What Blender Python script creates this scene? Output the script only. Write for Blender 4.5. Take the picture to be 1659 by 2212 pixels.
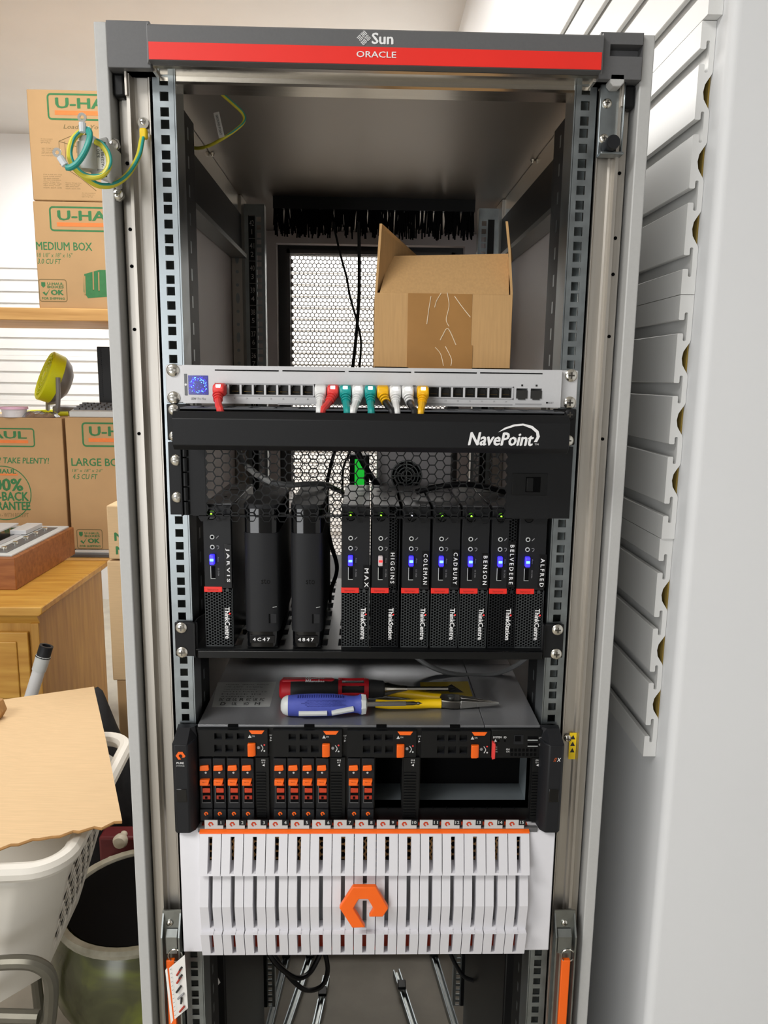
import bpy, bmesh, math, random
from mathutils import Vector, Matrix
random.seed(7)
for o in list(bpy.data.objects): bpy.data.objects.remove(o)
scene = bpy.context.scene
COL = scene.collection
S = 0.001                                   # everything below is written in millimetres
# ------------------------------------------------------------------ camera
YAW, PIT, ROL = 0.024597, 0.176087, -0.013464
CAM = Vector((-7.36, -904.95, 1629.86)); FPX = 1639.59
_f = Vector((math.sin(YAW)*math.cos(PIT), math.cos(YAW)*math.cos(PIT), -math.sin(PIT)))
_r = Vector((math.cos(YAW), -math.sin(YAW), 0)); _d = _f.cross(_r)
_R = _r*math.cos(ROL) + _d*math.sin(ROL); _D = -_r*math.sin(ROL) + _d*math.cos(ROL)
cd = bpy.data.cameras.new('camera'); cam = bpy.data.objects.new('camera', cd); COL.objects.link(cam)
cd.sensor_fit = 'VERTICAL'; cd.sensor_height = 36; cd.lens = FPX/2212*36; cd.clip_start = .02
mw = Matrix((( _R.x, -_D.x, -_f.x, CAM.x*S), (_R.y, -_D.y, -_f.y, CAM.y*S), (_R.z, -_D.z, -_f.z, CAM.z*S), (0, 0, 0, 1)))
cam.matrix_world = mw
scene.camera = cam
# ------------------------------------------------------------------ light
w = bpy.data.worlds.new('world'); scene.world = w; w.use_nodes = True
w.node_tree.nodes['Background'].inputs[0].default_value = (1, .98, .95, 1)
w.node_tree.nodes['Background'].inputs[1].default_value = .3
def area(name, loc, sx, sy, power, col=(1, .985, .96), rot=(0, 0, 0)):
    l = bpy.data.lights.new(name, 'AREA'); l.shape = 'RECTANGLE'; l.size = sx; l.size_y = sy; l.energy = power; l.color = col
    o = bpy.data.objects.new(name, l); COL.objects.link(o); o.location = loc; o.rotation_euler = rot
    return o
area('ceiling_lamp_front', (-1.75, -1.5, 3.12), 1.6, .8, 76)
area('ceiling_lamp_middle', (-.75, 1.3, 3.12), 1.6, .8, 30)
area('ceiling_lamp_rear', (-.9, 3.5, 3.12), 2.4, .8, 110)
area('garage_door_daylight', (-2.1, -4.45, 1.35), 1.9, 2.3, 70, (.97, .985, 1), (math.radians(90), 0, 0))
vs = scene.view_settings
scene.display_settings.display_device = 'sRGB'
vs.view_transform = 'Standard'; vs.look = 'None'; vs.gamma = 1; vs.use_curve_mapping = False; vs.exposure = 0.0
# ------------------------------------------------------------------ pixel helper (1659 x 2212 frame): a ray cut with a known plane
def P(px, py, x=None, y=None, z=None):
    d = _R*((px-829.5)/FPX) + _D*((py-1106)/FPX) + _f
    i, v = (0, x) if x is not None else (1, y) if y is not None else (2, z)
    return CAM + d*((v-CAM[i])/d[i])
def RC(a, b, c, d, y):                     # pixel rectangle on a plane of constant y -> x0, x1, z0, z1
    my, mx = (b+d)/2, (a+c)/2
    return P(a, my, y=y).x, P(c, my, y=y).x, P(mx, d, y=y).z, P(mx, b, y=y).z
# ------------------------------------------------------------------ materials
def lin(h):
    h = h.lstrip('#'); o = []
    for i in (0, 2, 4):
        c = int(h[i:i+2], 16)/255; o.append(c/12.92 if c <= .04045 else ((c+.055)/1.055)**2.4)
    return (*o, 1)
MATS = {}
def mat(name, col, rough=.5, metal=0, var=.06, vs_=30, stretch=(1, 1, 1), bump=0, bs=300, emit=None, es=0, alpha=1, coat=0, rv=0, wood=None, spec=.5):
    if name in MATS: return MATS[name]
    m = bpy.data.materials.new(name); MATS[name] = m; m.use_nodes = True
    nt = m.node_tree; N = nt.nodes; L = nt.links; b = N['Principled BSDF']
    c = lin(col)
    b.inputs['Roughness'].default_value = rough; b.inputs['Metallic'].default_value = metal
    b.inputs['Specular IOR Level'].default_value = spec
    if coat: b.inputs['Coat Weight'].default_value = coat
    tc = N.new('ShaderNodeTexCoord'); mp = N.new('ShaderNodeMapping'); mp.inputs['Scale'].default_value = stretch
    L.new(tc.outputs['Object'], mp.inputs[0])
    nz = N.new('ShaderNodeTexNoise'); nz.inputs['Scale'].default_value = vs_; nz.inputs['Detail'].default_value = 4
    L.new(mp.outputs[0], nz.inputs['Vector'])
    rp = N.new('ShaderNodeValToRGB'); rp.color_ramp.elements[0].position = .3; rp.color_ramp.elements[1].position = .7
    c2 = lin(wood) if wood else c
    rp.color_ramp.elements[0].color = (*[v*(1-var) for v in c2[:3]], 1); rp.color_ramp.elements[1].color = (*[min(1, v*(1+var)) for v in c[:3]], 1)
    L.new(nz.outputs['Fac'], rp.inputs[0]); L.new(rp.outputs[0], b.inputs['Base Color'])
    if rv:
        mr = N.new('ShaderNodeMapRange'); mr.inputs['To Min'].default_value = max(.02, rough-rv); mr.inputs['To Max'].default_value = rough+rv
        L.new(nz.outputs['Fac'], mr.inputs['Value']); L.new(mr.outputs[0], b.inputs['Roughness'])
    if bump:
        n2 = N.new('ShaderNodeTexNoise'); n2.inputs['Scale'].default_value = bs; n2.inputs['Detail'].default_value = 3
        L.new(mp.outputs[0], n2.inputs['Vector'])
        bp = N.new('ShaderNodeBump'); bp.inputs['Strength'].default_value = bump; bp.inputs['Distance'].default_value = .001
        L.new(n2.outputs['Fac'], bp.inputs['Height']); L.new(bp.outputs[0], b.inputs['Normal'])
    if emit: b.inputs['Emission Color'].default_value = lin(emit); b.inputs['Emission Strength'].default_value = es
    if alpha < 1: b.inputs['Alpha'].default_value = alpha
    return m
mat('wall_paint', '#E3E4E5', .55, var=.015, vs_=3, bump=.15, bs=60)
mat('ceiling_paint', '#C9C6C2', .8, var=.02, vs_=4)
mat('wall_dull', '#A3A2A1', .7, var=.05, vs_=3)
mat('concrete', '#A19B8E', .6, var=.12, vs_=9, bump=.2, bs=80)
mat('slat_white', '#E4E4E2', .45, var=.02, vs_=8)
mat('cab_grey', '#B9B9B7', .45, var=.02, vs_=300, bump=.1, bs=1500)
mat('cab_inner', '#DAD4D3', .5, var=.02, vs_=5)
mat('bezel_grey', '#5F5F60', .5, var=.03, vs_=400, bump=.1, bs=1500)
mat('bezel_light', '#8D8D8F', .5, var=.03, vs_=400)
mat('red_band', '#EE2B20', .45, var=.02)
mat('print_white', '#F0F0F0', .5, var=.01)
mat('alu', '#BEB9B1', .46, 1, var=.05, vs_=6, stretch=(40, 40, 1.2), rv=.08)
mat('alu_beam', '#CFCAC1', .22, 1, var=.05, vs_=6, stretch=(1.2, 40, 40), rv=.06)
mat('zinc', '#989FA2', .36, 1, var=.12, vs_=45, rv=.12)
mat('zinc_dark', '#979B99', .38, 1, var=.12, vs_=45, rv=.1)
mat('chrome', '#DEDBD2', .18, 1, var=.04)
mat('ceiling_steel', '#A59E95', .4, .85, var=.05, vs_=3, rv=.04)
mat('black_powder', '#101113', .5, spec=.3, var=.12, vs_=600, bump=.12, bs=2500)
mat('black_plastic', '#0D0E0F', .42, spec=.3, var=.08, vs_=200)
mat('black_gloss', '#08090B', .08, var=.02)
mat('charcoal', '#1A1B1E', .5, spec=.3, var=.1, vs_=600)
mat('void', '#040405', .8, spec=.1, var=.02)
mat('shelf_black', '#0D0E0F', .3, spec=.35, var=.08, vs_=500)
mat('switch_silver', '#D0D0D1', .42, .1, var=.015, vs_=400)
mat('switch_shade', '#A9A9AB', .45, var=.02)
mat('port_black', '#2A2926', .45, var=.1)
mat('gold', '#B08E4A', .35, .8)
mat('cardboard', '#C29A67', .85, var=.06, vs_=6, stretch=(60, 60, 4), bump=.12, bs=60)
mat('cardboard_box', '#BC986C', .85, var=.05, vs_=7, stretch=(1, 1, 1), bump=.1, bs=90)
mat('cardboard_pale', '#D2B389', .8, var=.05, vs_=6, stretch=(3, 60, 60), bump=.1, bs=60)
mat('cardboard_dark', '#A67C4A', .9, var=.12, vs_=60)
mat('packing_tape', '#A3763F', .4, var=.08, vs_=20, bump=.35, bs=35)
mat('tape_crease', '#E0CDAE', .2, var=.1)
mat('uhaul_green', '#3C7A4A', .8, var=.08, vs_=60)
mat('uhaul_orange', '#E98243', .8, var=.05, vs_=60)
mat('uhaul_brown', '#7B6A45', .85, var=.05)
mat('orange', '#FF6A13', .42, var=.03, vs_=60)
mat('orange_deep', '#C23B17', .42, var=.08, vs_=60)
mat('red_slot', '#A32A14', .5, var=.1)
mat('white_plastic', '#DDDCE0', .38, var=.01, vs_=60)
mat('tab_grey', '#C9C8C6', .5, var=.03)
mat('lid_grey', '#8A8B8E', .3, .55, var=.04, vs_=400, rv=.05)
mat('cavity_steel', '#8E979C', .45, .6, var=.05)
mat('red_boot', '#E4403C', .45, var=.03)
mat('teal_boot', '#139A94', .45, var=.03)
mat('white_boot', '#E8E8E6', .4, var=.02)
mat('yellow_boot', '#F4B90E', .45, var=.03)
mat('black_cable', '#18181A', .4, var=.06)
mat('grey_cable', '#8B8C8C', .45, var=.05)
mat('clear_plug', '#E6ECF2', .15, var=.02, alpha=.75)
mat('led_white', '#FFFFFF', .4, emit='#F2F2FF', es=2.2)
mat('led_green', '#A8FF50', .4, emit='#8CFF30', es=5)
mat('led_panel', '#28B83A', .4, emit='#22C83A', es=.7)
mat('finger_toplit', '#4C4E52', .5, var=.05)  # dark finger plate lightened, overhead light put into its colour
mat('led_blue', '#5040FF', .3, emit='#2A22FF', es=2.0)
mat('led_cyan', '#60C0FF', .3, emit='#50B8FF', es=5)
mat('led_red', '#FF3030', .3, emit='#FF2020', es=2.5)
mat('wifi_clear', '#D6C8C8', .25, var=.05)
mat('pc_front', '#17181A', .45, spec=.3, var=.05, vs_=300)
mat('pc_grille', '#3A3D3E', .45, spec=.3, var=.04, vs_=300)
mat('pc_grille_dark', '#191B1D', .4, spec=.3, var=.04, vs_=300)
mat('pc_side', '#2E2F31', .38, .3, var=.05)
mat('cover_glare', '#8F8F91', .35, .4, var=.05)  # glare on the black case tops, put into a grey
mat('tape_black', '#121213', .25, spec=.3, var=.05)
mat('blue_rubber', '#4450A8', .55, var=.05, vs_=80, bump=.15, bs=500)
mat('blue_dark', '#2C3584', .6, var=.05)
mat('tool_grey', '#C9CCCB', .45, var=.03)
mat('tool_red', '#C8202B', .4, var=.04)
mat('tool_black', '#2B2B2C', .6, var=.1, vs_=200)
mat('tool_yellow', '#F0C408', .4, var=.03)
mat('steel_dark', '#6F6C66', .3, 1, var=.1, vs_=80)
mat('steel_bright', '#D8D7D2', .2, 1, var=.05)
mat('wire_green', '#2B9A8E', .4, var=.05)
mat('wire_yellow', '#D9CF3C', .4, var=.05)
mat('tag_white', '#E9E7E2', .6, var=.02)
mat('warning_yellow', '#F2CE16', .5, var=.02)
mat('ink', '#202020', .6)
mat('sticker_silver', '#B4B7B5', .4, .2, var=.04)
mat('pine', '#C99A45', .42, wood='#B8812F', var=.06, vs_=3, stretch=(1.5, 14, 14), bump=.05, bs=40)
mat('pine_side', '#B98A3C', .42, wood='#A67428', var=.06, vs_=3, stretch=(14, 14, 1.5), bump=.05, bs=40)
mat('walnut', '#9A6032', .45, wood='#82491F', var=.07, vs_=4, stretch=(2, 16, 16))
mat('shelf_wood', '#D9A966', .5, wood='#C08D4A', var=.05, vs_=3, stretch=(1, 20, 20))
mat('fan_yellow', '#DCE01A', .45, var=.03)
mat('fan_grey', '#7C7A78', .5, var=.05)
mat('basket_white', '#DBD6CC', .45, var=.02, vs_=10)
mat('pole_white', '#DADBDD', .4, var=.02)
mat('dark_fabric', '#232325', .85, var=.2, vs_=40, bump=.3, bs=150)
mat('chair_tube', '#6A675C', .4, .6, var=.12, vs_=20)
mat('chair_seat', '#9A9884', .8, var=.12, vs_=30)
mat('maroon', '#6B1F22', .5, var=.08)
mat('cream_knob', '#DDD3BE', .5, var=.05)
mat('pot_rim', '#B9B4A4', .25, var=.12, vs_=14, wood='#8C8874')
mat('pink_plastic', '#E8BBD6', .5, var=.03)
mat('foil', '#B9BABC', .2, .8, var=.2, vs_=60, bump=.6, bs=60)
mat('foam_yellow', '#86702E', .9, var=.2)
def pot_glaze():
    m = mat('pot_glaze', '#7C8A45', .22, var=.1); nt = m.node_tree; N = nt.nodes; L = nt.links
    rp = [n for n in N if n.type == 'VALTORGB'][0]; nz = [n for n in N if n.type == 'TEX_NOISE'][0]; nz.inputs['Scale'].default_value = 5; nz.inputs['Distortion'].default_value = 1.2
    rp.color_ramp.elements[0].color = lin('#35341F'); rp.color_ramp.elements[1].color = lin('#7C8438'); e = rp.color_ramp.elements.new(.5); e.color = lin('#55563A')
pot_glaze()
def screen_mat():
    m = mat('screen_blue', '#08083A', .12, var=.05); nt = m.node_tree; N = nt.nodes; L = nt.links; b = N['Principled BSDF']
    tc = [n for n in N if n.type == 'TEX_COORD'][0]
    v = N.new('ShaderNodeTexVoronoi'); v.inputs['Scale'].default_value = 620; L.new(tc.outputs['Object'], v.inputs['Vector'])
    r = N.new('ShaderNodeValToRGB'); r.color_ramp.elements[0].position = .08; r.color_ramp.elements[0].color = (.06, .05, .8, 1); r.color_ramp.elements[1].position = .3; r.color_ramp.elements[1].color = (.008, .006, .16, 1)
    L.new(v.outputs['Distance'], r.inputs[0]); L.new(r.outputs[0], b.inputs['Emission Color']); b.inputs['Emission Strength'].default_value = 1.3
screen_mat()
# ------------------------------------------------------------------ mesh builder
OFF = {}
CACHE = {}
ZERO = Vector((0, 0, 0))
class MB:
    def __init__(s): s.v = []; s.f = []
    def add(s, vs, fs):
        n = len(s.v); s.v += [tuple(p) for p in vs]; s.f += [tuple(i+n for i in f) for f in fs]; return s
    def box(s, x0, x1, y0, y1, z0, z1):
        return s.add([(x, y, z) for z in (z0, z1) for y in (y0, y1) for x in (x0, x1)],
                     [(0, 2, 3, 1), (4, 5, 7, 6), (0, 1, 5, 4), (2, 6, 7, 3), (0, 4, 6, 2), (1, 3, 7, 5)])
    def prism(s, pts, ax, a, b):
        def m(p, t): return (t, p[0], p[1]) if ax == 'x' else (p[0], t, p[1]) if ax == 'y' else (p[0], p[1], t)
        n = len(pts)
        return s.add([m(p, a) for p in pts]+[m(p, b) for p in pts],
                     [tuple(range(n)), tuple(range(2*n-1, n-1, -1))]+[(i, (i+1) % n, n+(i+1) % n, n+i) for i in range(n)])
    def slab(s, quad, n, t):               # quad of 3-D points thickened along n by t
        q = [Vector(p) for p in quad]; o = Vector(n).normalized()*t; k = len(q)
        return s.add(q+[p+o for p in q], [tuple(range(k)), tuple(range(2*k-1, k-1, -1))]+[(i, (i+1) % k, k+(i+1) % k, k+i) for i in range(k)])
    def cyl(s, p0, p1, r0, r1=None, n=16):
        p0, p1 = Vector(p0), Vector(p1); r1 = r0 if r1 is None else r1
        d = (p1-p0).normalized(); a = d.orthogonal().normalized(); b = d.cross(a)
        c = [(a*math.cos(2*math.pi*i/n)+b*math.sin(2*math.pi*i/n)) for i in range(n)]
        return s.add([p0+k*r0 for k in c]+[p1+k*r1 for k in c], [tuple(range(n-1, -1, -1)), tuple(range(n, 2*n))]+[(i, (i+1) % n, n+(i+1) % n, n+i) for i in range(n)])
    def lathe(s, prof, c=(0, 0, 0), d=(0, 0, 1), n=24, closed=False):  # prof: (radius, height)
        d = Vector(d).normalized(); a = d.orthogonal().normalized(); b = d.cross(a); c = Vector(c); m = len(prof)
        vs = [c+d*h+(a*math.cos(2*math.pi*i/n)+b*math.sin(2*math.pi*i/n))*r for r, h in prof for i in range(n)]
        fs = [(j*n+i, j*n+(i+1) % n, ((j+1) % m)*n+(i+1) % n, ((j+1) % m)*n+i) for j in range(m if closed else m-1) for i in range(n)]
        if not closed:
            if prof[0][0] > 1e-6: fs.append(tuple(range(n-1, -1, -1)))
            if prof[-1][0] > 1e-6: fs.append(tuple(range((m-1)*n, m*n)))
        return s.add(vs, fs)
    def tube(s, pts, r, n=8, sub=6, closed=False, raw=False):
        pts = [Vector(p) for p in pts]; c = pts if raw else spline(pts, sub, closed)
        rs = r if isinstance(r, (list, tuple)) else None
        m = len(c); vs = []; prev = None
        for i, p in enumerate(c):
            t = (c[(i+1) % m]-c[i-1]) if (closed or 0 < i < m-1) else (c[1]-c[0] if i == 0 else c[-1]-c[-2])
            t.normalize()
            a = t.orthogonal().normalized() if prev is None else (prev-t*prev.dot(t)).normalized(); prev = a; b = t.cross(a)
            rr = rs[0]+(rs[1]-rs[0])*i/(m-1) if rs else r
            vs += [p+(a*math.cos(2*math.pi*k/n)+b*math.sin(2*math.pi*k/n))*rr for k in range(n)]
        fs = [(i*n+k, i*n+(k+1) % n, ((i+1) % m)*n+(k+1) % n, ((i+1) % m)*n+k) for i in range(m if closed else m-1) for k in range(n)]
        if not closed: fs += [tuple(range(n-1, -1, -1)), tuple(range((m-1)*n, m*n))]
        return s.add(vs, fs)
    def sphere(s, c, r, n=16, sc=(1, 1, 1)):
        c = Vector(c); k = n//2; vs = [(c.x, c.y, c.z-r*sc[2])]
        for j in range(1, k):
            t = math.pi*j/k; vs += [(c.x+r*sc[0]*math.sin(t)*math.cos(2*math.pi*i/n), c.y+r*sc[1]*math.sin(t)*math.sin(2*math.pi*i/n), c.z-r*sc[2]*math.cos(t)) for i in range(n)]
        vs.append((c.x, c.y, c.z+r*sc[2])); e = len(vs)-1
        fs = [(0, 1+(i+1) % n, 1+i) for i in range(n)]+[(1+j*n+i, 1+j*n+(i+1) % n, 1+(j+1)*n+(i+1) % n, 1+(j+1)*n+i) for j in range(k-2) for i in range(n)]
        fs += [(e, 1+(k-2)*n+i, 1+(k-2)*n+(i+1) % n) for i in range(n)]
        return s.add(vs, fs)
    def hexplate(s, x0, x1, z0, z1, y, th, R, r, hole, flat=True):
        # honeycomb sheet in the xz plane; hole(cx, cz) says whether a cell is open
        dx, dz = (1.5*R, math.sqrt(3)*R) if flat else (math.sqrt(3)*R, 1.5*R)
        nx, nz_ = int((x1-x0)/dx)+2, int((z1-z0)/dz)+2; a0 = 0 if flat else math.pi/6
        ang = [a0+math.pi/3*k for k in range(6)]
        for i in range(nx):
            for j in range(nz_):
                cx = x0+i*dx+(dx/2 if (not flat and j % 2) else 0); cz = z0+j*dz+(dz/2 if (flat and i % 2) else 0)
                o = [(cx+R*math.cos(t), cz+R*math.sin(t)) for t in ang]
                if max(p[0] for p in o) > x1+R or max(p[1] for p in o) > z1+R: continue
                if hole(cx, cz):
                    q = [(cx+r*math.cos(t), cz+r*math.sin(t)) for t in ang]
                    vs = [(p[0], y, p[1]) for p in o]+[(p[0], y, p[1]) for p in q]+[(p[0], y+th, p[1]) for p in q]+[(p[0], y+th, p[1]) for p in o]
                    fs = []
                    for k in range(6):
                        l = (k+1) % 6; fs += [(k, l, 6+l, 6+k), (6+k, 6+l, 12+l, 12+k), (12+k, 12+l, 18+l, 18+k)]
                    s.add(vs, fs)
                else:
                    s.add([(p[0], y, p[1]) for p in o]+[(p[0], y+th, p[1]) for p in o], [tuple(range(6)), tuple(range(11, 5, -1))])
        return s
    def build(s, name, m, parent=None, bev=0, smooth=True, key=None, seg=2, ang=35, recalc=True, mods=None):
        if key and key in CACHE:
            me = CACHE[key]; base = ZERO
        else:
            off = OFF.get(parent.name, ZERO) if parent else ZERO
            base = ZERO
            if parent is None:
                xs, ys, zs = zip(*s.v); base = Vector(((min(xs)+max(xs))/2, (min(ys)+max(ys))/2, min(zs)))
                off = base
            me = bpy.data.meshes.new(name)
            me.from_pydata([((p[0]-off.x)*S, (p[1]-off.y)*S, (p[2]-off.z)*S) for p in s.v], [], s.f)
            if recalc:
                bm = bmesh.new(); bm.from_mesh(me); bmesh.ops.recalc_face_normals(bm, faces=bm.faces); bm.to_mesh(me); bm.free()
            if smooth:
                me.polygons.foreach_set('use_smooth', [True]*len(me.polygons)); me.set_sharp_from_angle(angle=math.radians(ang))
            me.materials.append(MATS[m])
            if key: CACHE[key] = me
        o = bpy.data.objects.new(name, me); COL.objects.link(o)
        if parent: o.parent = parent; OFF[o.name] = OFF.get(parent.name, ZERO)
        else: o.location = base*S; OFF[o.name] = base
        if bev:
            b = o.modifiers.new('bevel', 'BEVEL'); b.width = bev*S; b.segments = seg; b.limit_method = 'ANGLE'; b.angle_limit = math.radians(40); b.harden_normals = False
        if mods: mods(o)
        return o
def spline(p, sub, closed=False):
    n = len(p); out = []
    if n < 3 and not closed: return p
    for i in range(n if closed else n-1):
        a, b, c, d = (p[(i-1) % n], p[i], p[(i+1) % n], p[(i+2) % n]) if closed else (p[max(i-1, 0)], p[i], p[i+1], p[min(i+2, n-1)])
        for k in range(sub):
            t = k/sub; out.append(.5*((2*b)+(c-a)*t+(2*a-5*b+4*c-d)*t*t+(3*b-a-3*c+d)*t**3))
    if not closed: out.append(p[-1])
    return out
def thing(name, label, cat, loc, group=None, rot=None, local=False):
    o = bpy.data.objects.new(name, None); COL.objects.link(o); o.empty_display_size = .05
    o.location = Vector(loc)*S
    if rot: o.rotation_euler = [math.radians(a) for a in rot]
    OFF[o.name] = ZERO if local else Vector(loc)
    return tag(o, label, cat, group)
def tag(o, label, cat, group=None):
    o['label'] = label; o['category'] = cat
    if group: o['group'] = group
    return o
def struct(o): o['kind'] = 'structure'; return o
def stuff(o): o['kind'] = 'stuff'; return o
def box(name, m, parent, x0, x1, y0, y1, z0, z1, bev=0, key=None, seg=2):
    return MB().box(x0, x1, y0, y1, z0, z1).build(name, m, parent, bev, key=key, seg=seg, smooth=bool(bev))
TEXTS = []
XA, ZA = Vector((1, 0, 0)), Vector((0, 0, 1))
def text(s, c, w, h, parent, m='print_white', right=XA, up=ZA, bold=0, shear=0, name='lettering', ex=.15, spacing=1):
    cu = bpy.data.curves.new('t', 'FONT'); cu.body = s; cu.shear = shear; cu.resolution_u = 2; cu.space_character = spacing
    cu.align_x = 'CENTER'; cu.align_y = 'CENTER'; cu.space_line = .9
    o = bpy.data.objects.new('t', cu); COL.objects.link(o)
    TEXTS.append((o, name, Vector(c), w, h, parent, m, Vector(right).normalized(), Vector(up).normalized(), ex, bold))
def textR(s, a, b, c, d, y, parent, m='print_white', **k):
    x0, x1, z0, z1 = RC(a, b, c, d, y); text(s, ((x0+x1)/2, y, (z0+z1)/2), x1-x0, z1-z0, parent, m, **k)
def flush_texts():
    bpy.context.view_layer.update(); dg = bpy.context.evaluated_depsgraph_get()
    ms = [bpy.data.meshes.new_from_object(t[0].evaluated_get(dg)) for t in TEXTS]
    for t, me in zip(TEXTS, ms):
        o, name, c, w, h, parent, m, r, u, ex, bold = t
        if not me.vertices: continue
        if bold:
            bm = bmesh.new()
            for kk, (dx, dy) in enumerate(((0, 0), (bold, 0), (-bold, 0), (bold*.5, bold*.6), (-bold*.5, -bold*.6))):
                k = len(bm.verts); bm.from_mesh(me); bm.verts.ensure_lookup_table()
                for v in bm.verts[k:]: v.co.x += dx; v.co.y += dy; v.co.z = kk*.03
            bm.to_mesh(me); bm.free()
        xs = [v.co.x for v in me.vertices]; ys = [v.co.y for v in me.vertices]
        x0, x1, y0, y1 = min(xs), max(xs), min(ys), max(ys); n = r.cross(u); off = OFF.get(parent.name, ZERO)
        sx = w/max(x1-x0, 1e-6); sy = h/max(y1-y0, 1e-6)
        if h == 0: sy = sx
        if w == 0: sx = sy
        for v in me.vertices:
            v.co = (c-off+r*((v.co.x-(x0+x1)/2)*sx)+u*((v.co.y-(y0+y1)/2)*sy)+n*(ex+v.co.z))*S
        me.materials.clear(); me.materials.append(MATS[m])
        q = bpy.data.objects.new(name, me); COL.objects.link(q); q.parent = parent
    for t in TEXTS:
        cu = t[0].data; bpy.data.objects.remove(t[0]); bpy.data.curves.remove(cu)
def mdata(key, fn, m, ang=35):
    if key not in CACHE:
        b = MB(); fn(b); o = b.build('tmp', m, None, ang=ang); me = o.data
        for v in me.vertices: v.co += o.location
        bpy.data.objects.remove(o); CACHE[key] = me
    return CACHE[key]
def inst(name, me, parent, loc, bev=0):
    o = bpy.data.objects.new(name, me); COL.objects.link(o)
    if parent: o.parent = parent; o.location = (Vector(loc)-OFF.get(parent.name, ZERO))*S
    else: o.location = Vector(loc)*S
    OFF[o.name] = Vector(loc)
    if bev:
        b = o.modifiers.new('bevel', 'BEVEL'); b.width = bev*S; b.segments = 2; b.limit_method = 'ANGLE'; b.angle_limit = math.radians(40)
    return o
def screw(parent, x, y, z, r=7, m='chrome', name='screw', deep=True):
    o = inst(name, mdata(('screw', r, m), lambda b: b.lathe([(r, 0), (r, 1.2), (r*.86, 2.2), (r*.5, 3), (0, 3.2)], d=(0, -1, 0), n=18), m), parent, (x, y, z))
    w = r*.13; l = r*.5
    if deep: inst('cross_recess', mdata(('cross', r), lambda b: b.box(-w, w, -3.5, -2.2, -l, l).box(-l, l, -3.5, -2.2, -w, w), 'steel_dark'), o, (x, y, z))
    return o
# ================================================================== the room
CEIL = 3173; WR = 392; YB = 4500
struct(box('floor', 'concrete', None, -3300, 1700, -4600, YB+100, -40, 0))
struct(box('ceiling', 'ceiling_paint', None, -3300, 1700, -4600, YB+100, CEIL, CEIL+40))
wb = struct(box('wall_back', 'wall_paint', None, -3300, WR+300, YB, YB+100, 0, CEIL))
struct(box('wall_left', 'wall_dull', None, -3300, -3200, -4600, YB, 0, CEIL))
struct(box('wall_front', 'wall_dull', None, -3200, 1700, -4600, -4500, 0, CEIL))
arc = [(WR+12-12*math.cos(t*math.pi/12), 20-12*math.sin(t*math.pi/12)) for t in range(7)]
wr = struct(MB().prism([(WR, YB)]+arc+[(1600, 8), (1600, -4500), (1700, -4500), (1700, 200), (WR+150, 200), (WR+150, YB)], 'z', 0, CEIL).build('wall_right', 'wall_paint', None))
# slat-wall panels: each 12 in panel is one extruded piece with four hook slots
def slat_profile():
    p = [(0, .4)]
    for k in range(4):
        c = 38.1+76.2*k
        p += [(0, c-9), (1, c-8), (6, c-8), (7, c-9), (7, c-16), (8, c-17), (10, c-17), (11, c-16), (11, c+16), (10, c+17), (8, c+17), (7, c+16), (7, c+9), (6, c+8), (1, c+8), (0, c+9)]
    p += [(0, 304.4), (17, 304.4)]
    for v in (228.6, 152.4, 76.2):
        p += [(17, v+22), (16, v+19), (12, v+13), (9, v+8), (7.6, v), (9, v-8), (12, v-13), (16, v-19), (17, v-22)]
    return p+[(17, .4)]
PRO = slat_profile()
for k in range(4):
    z0 = 1124+304.8*k
    MB().prism([(WR-17.5+u, z0+v) for u, v in PRO], 'y', 45+(4, 0, 0, -14)[k], YB-20).build('slat_panel', 'slat_white', wr, smooth=False)
MB().prism([(WR-2, z) for z in (1130, 2350)]+[(WR-.3, 2350), (WR-.3, 1130)], 'y', 50, 70).build('adhesive_strip', 'foam_yellow', wr, smooth=False)
for k in range(6):
    z0 = 2352-304.8*(k+1)
    MB().prism([(YB-17.5+u, z0+v) for u, v in PRO], 'x', -3190, WR-25).build('slat_panel', 'slat_white', wb, smooth=False)
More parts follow.
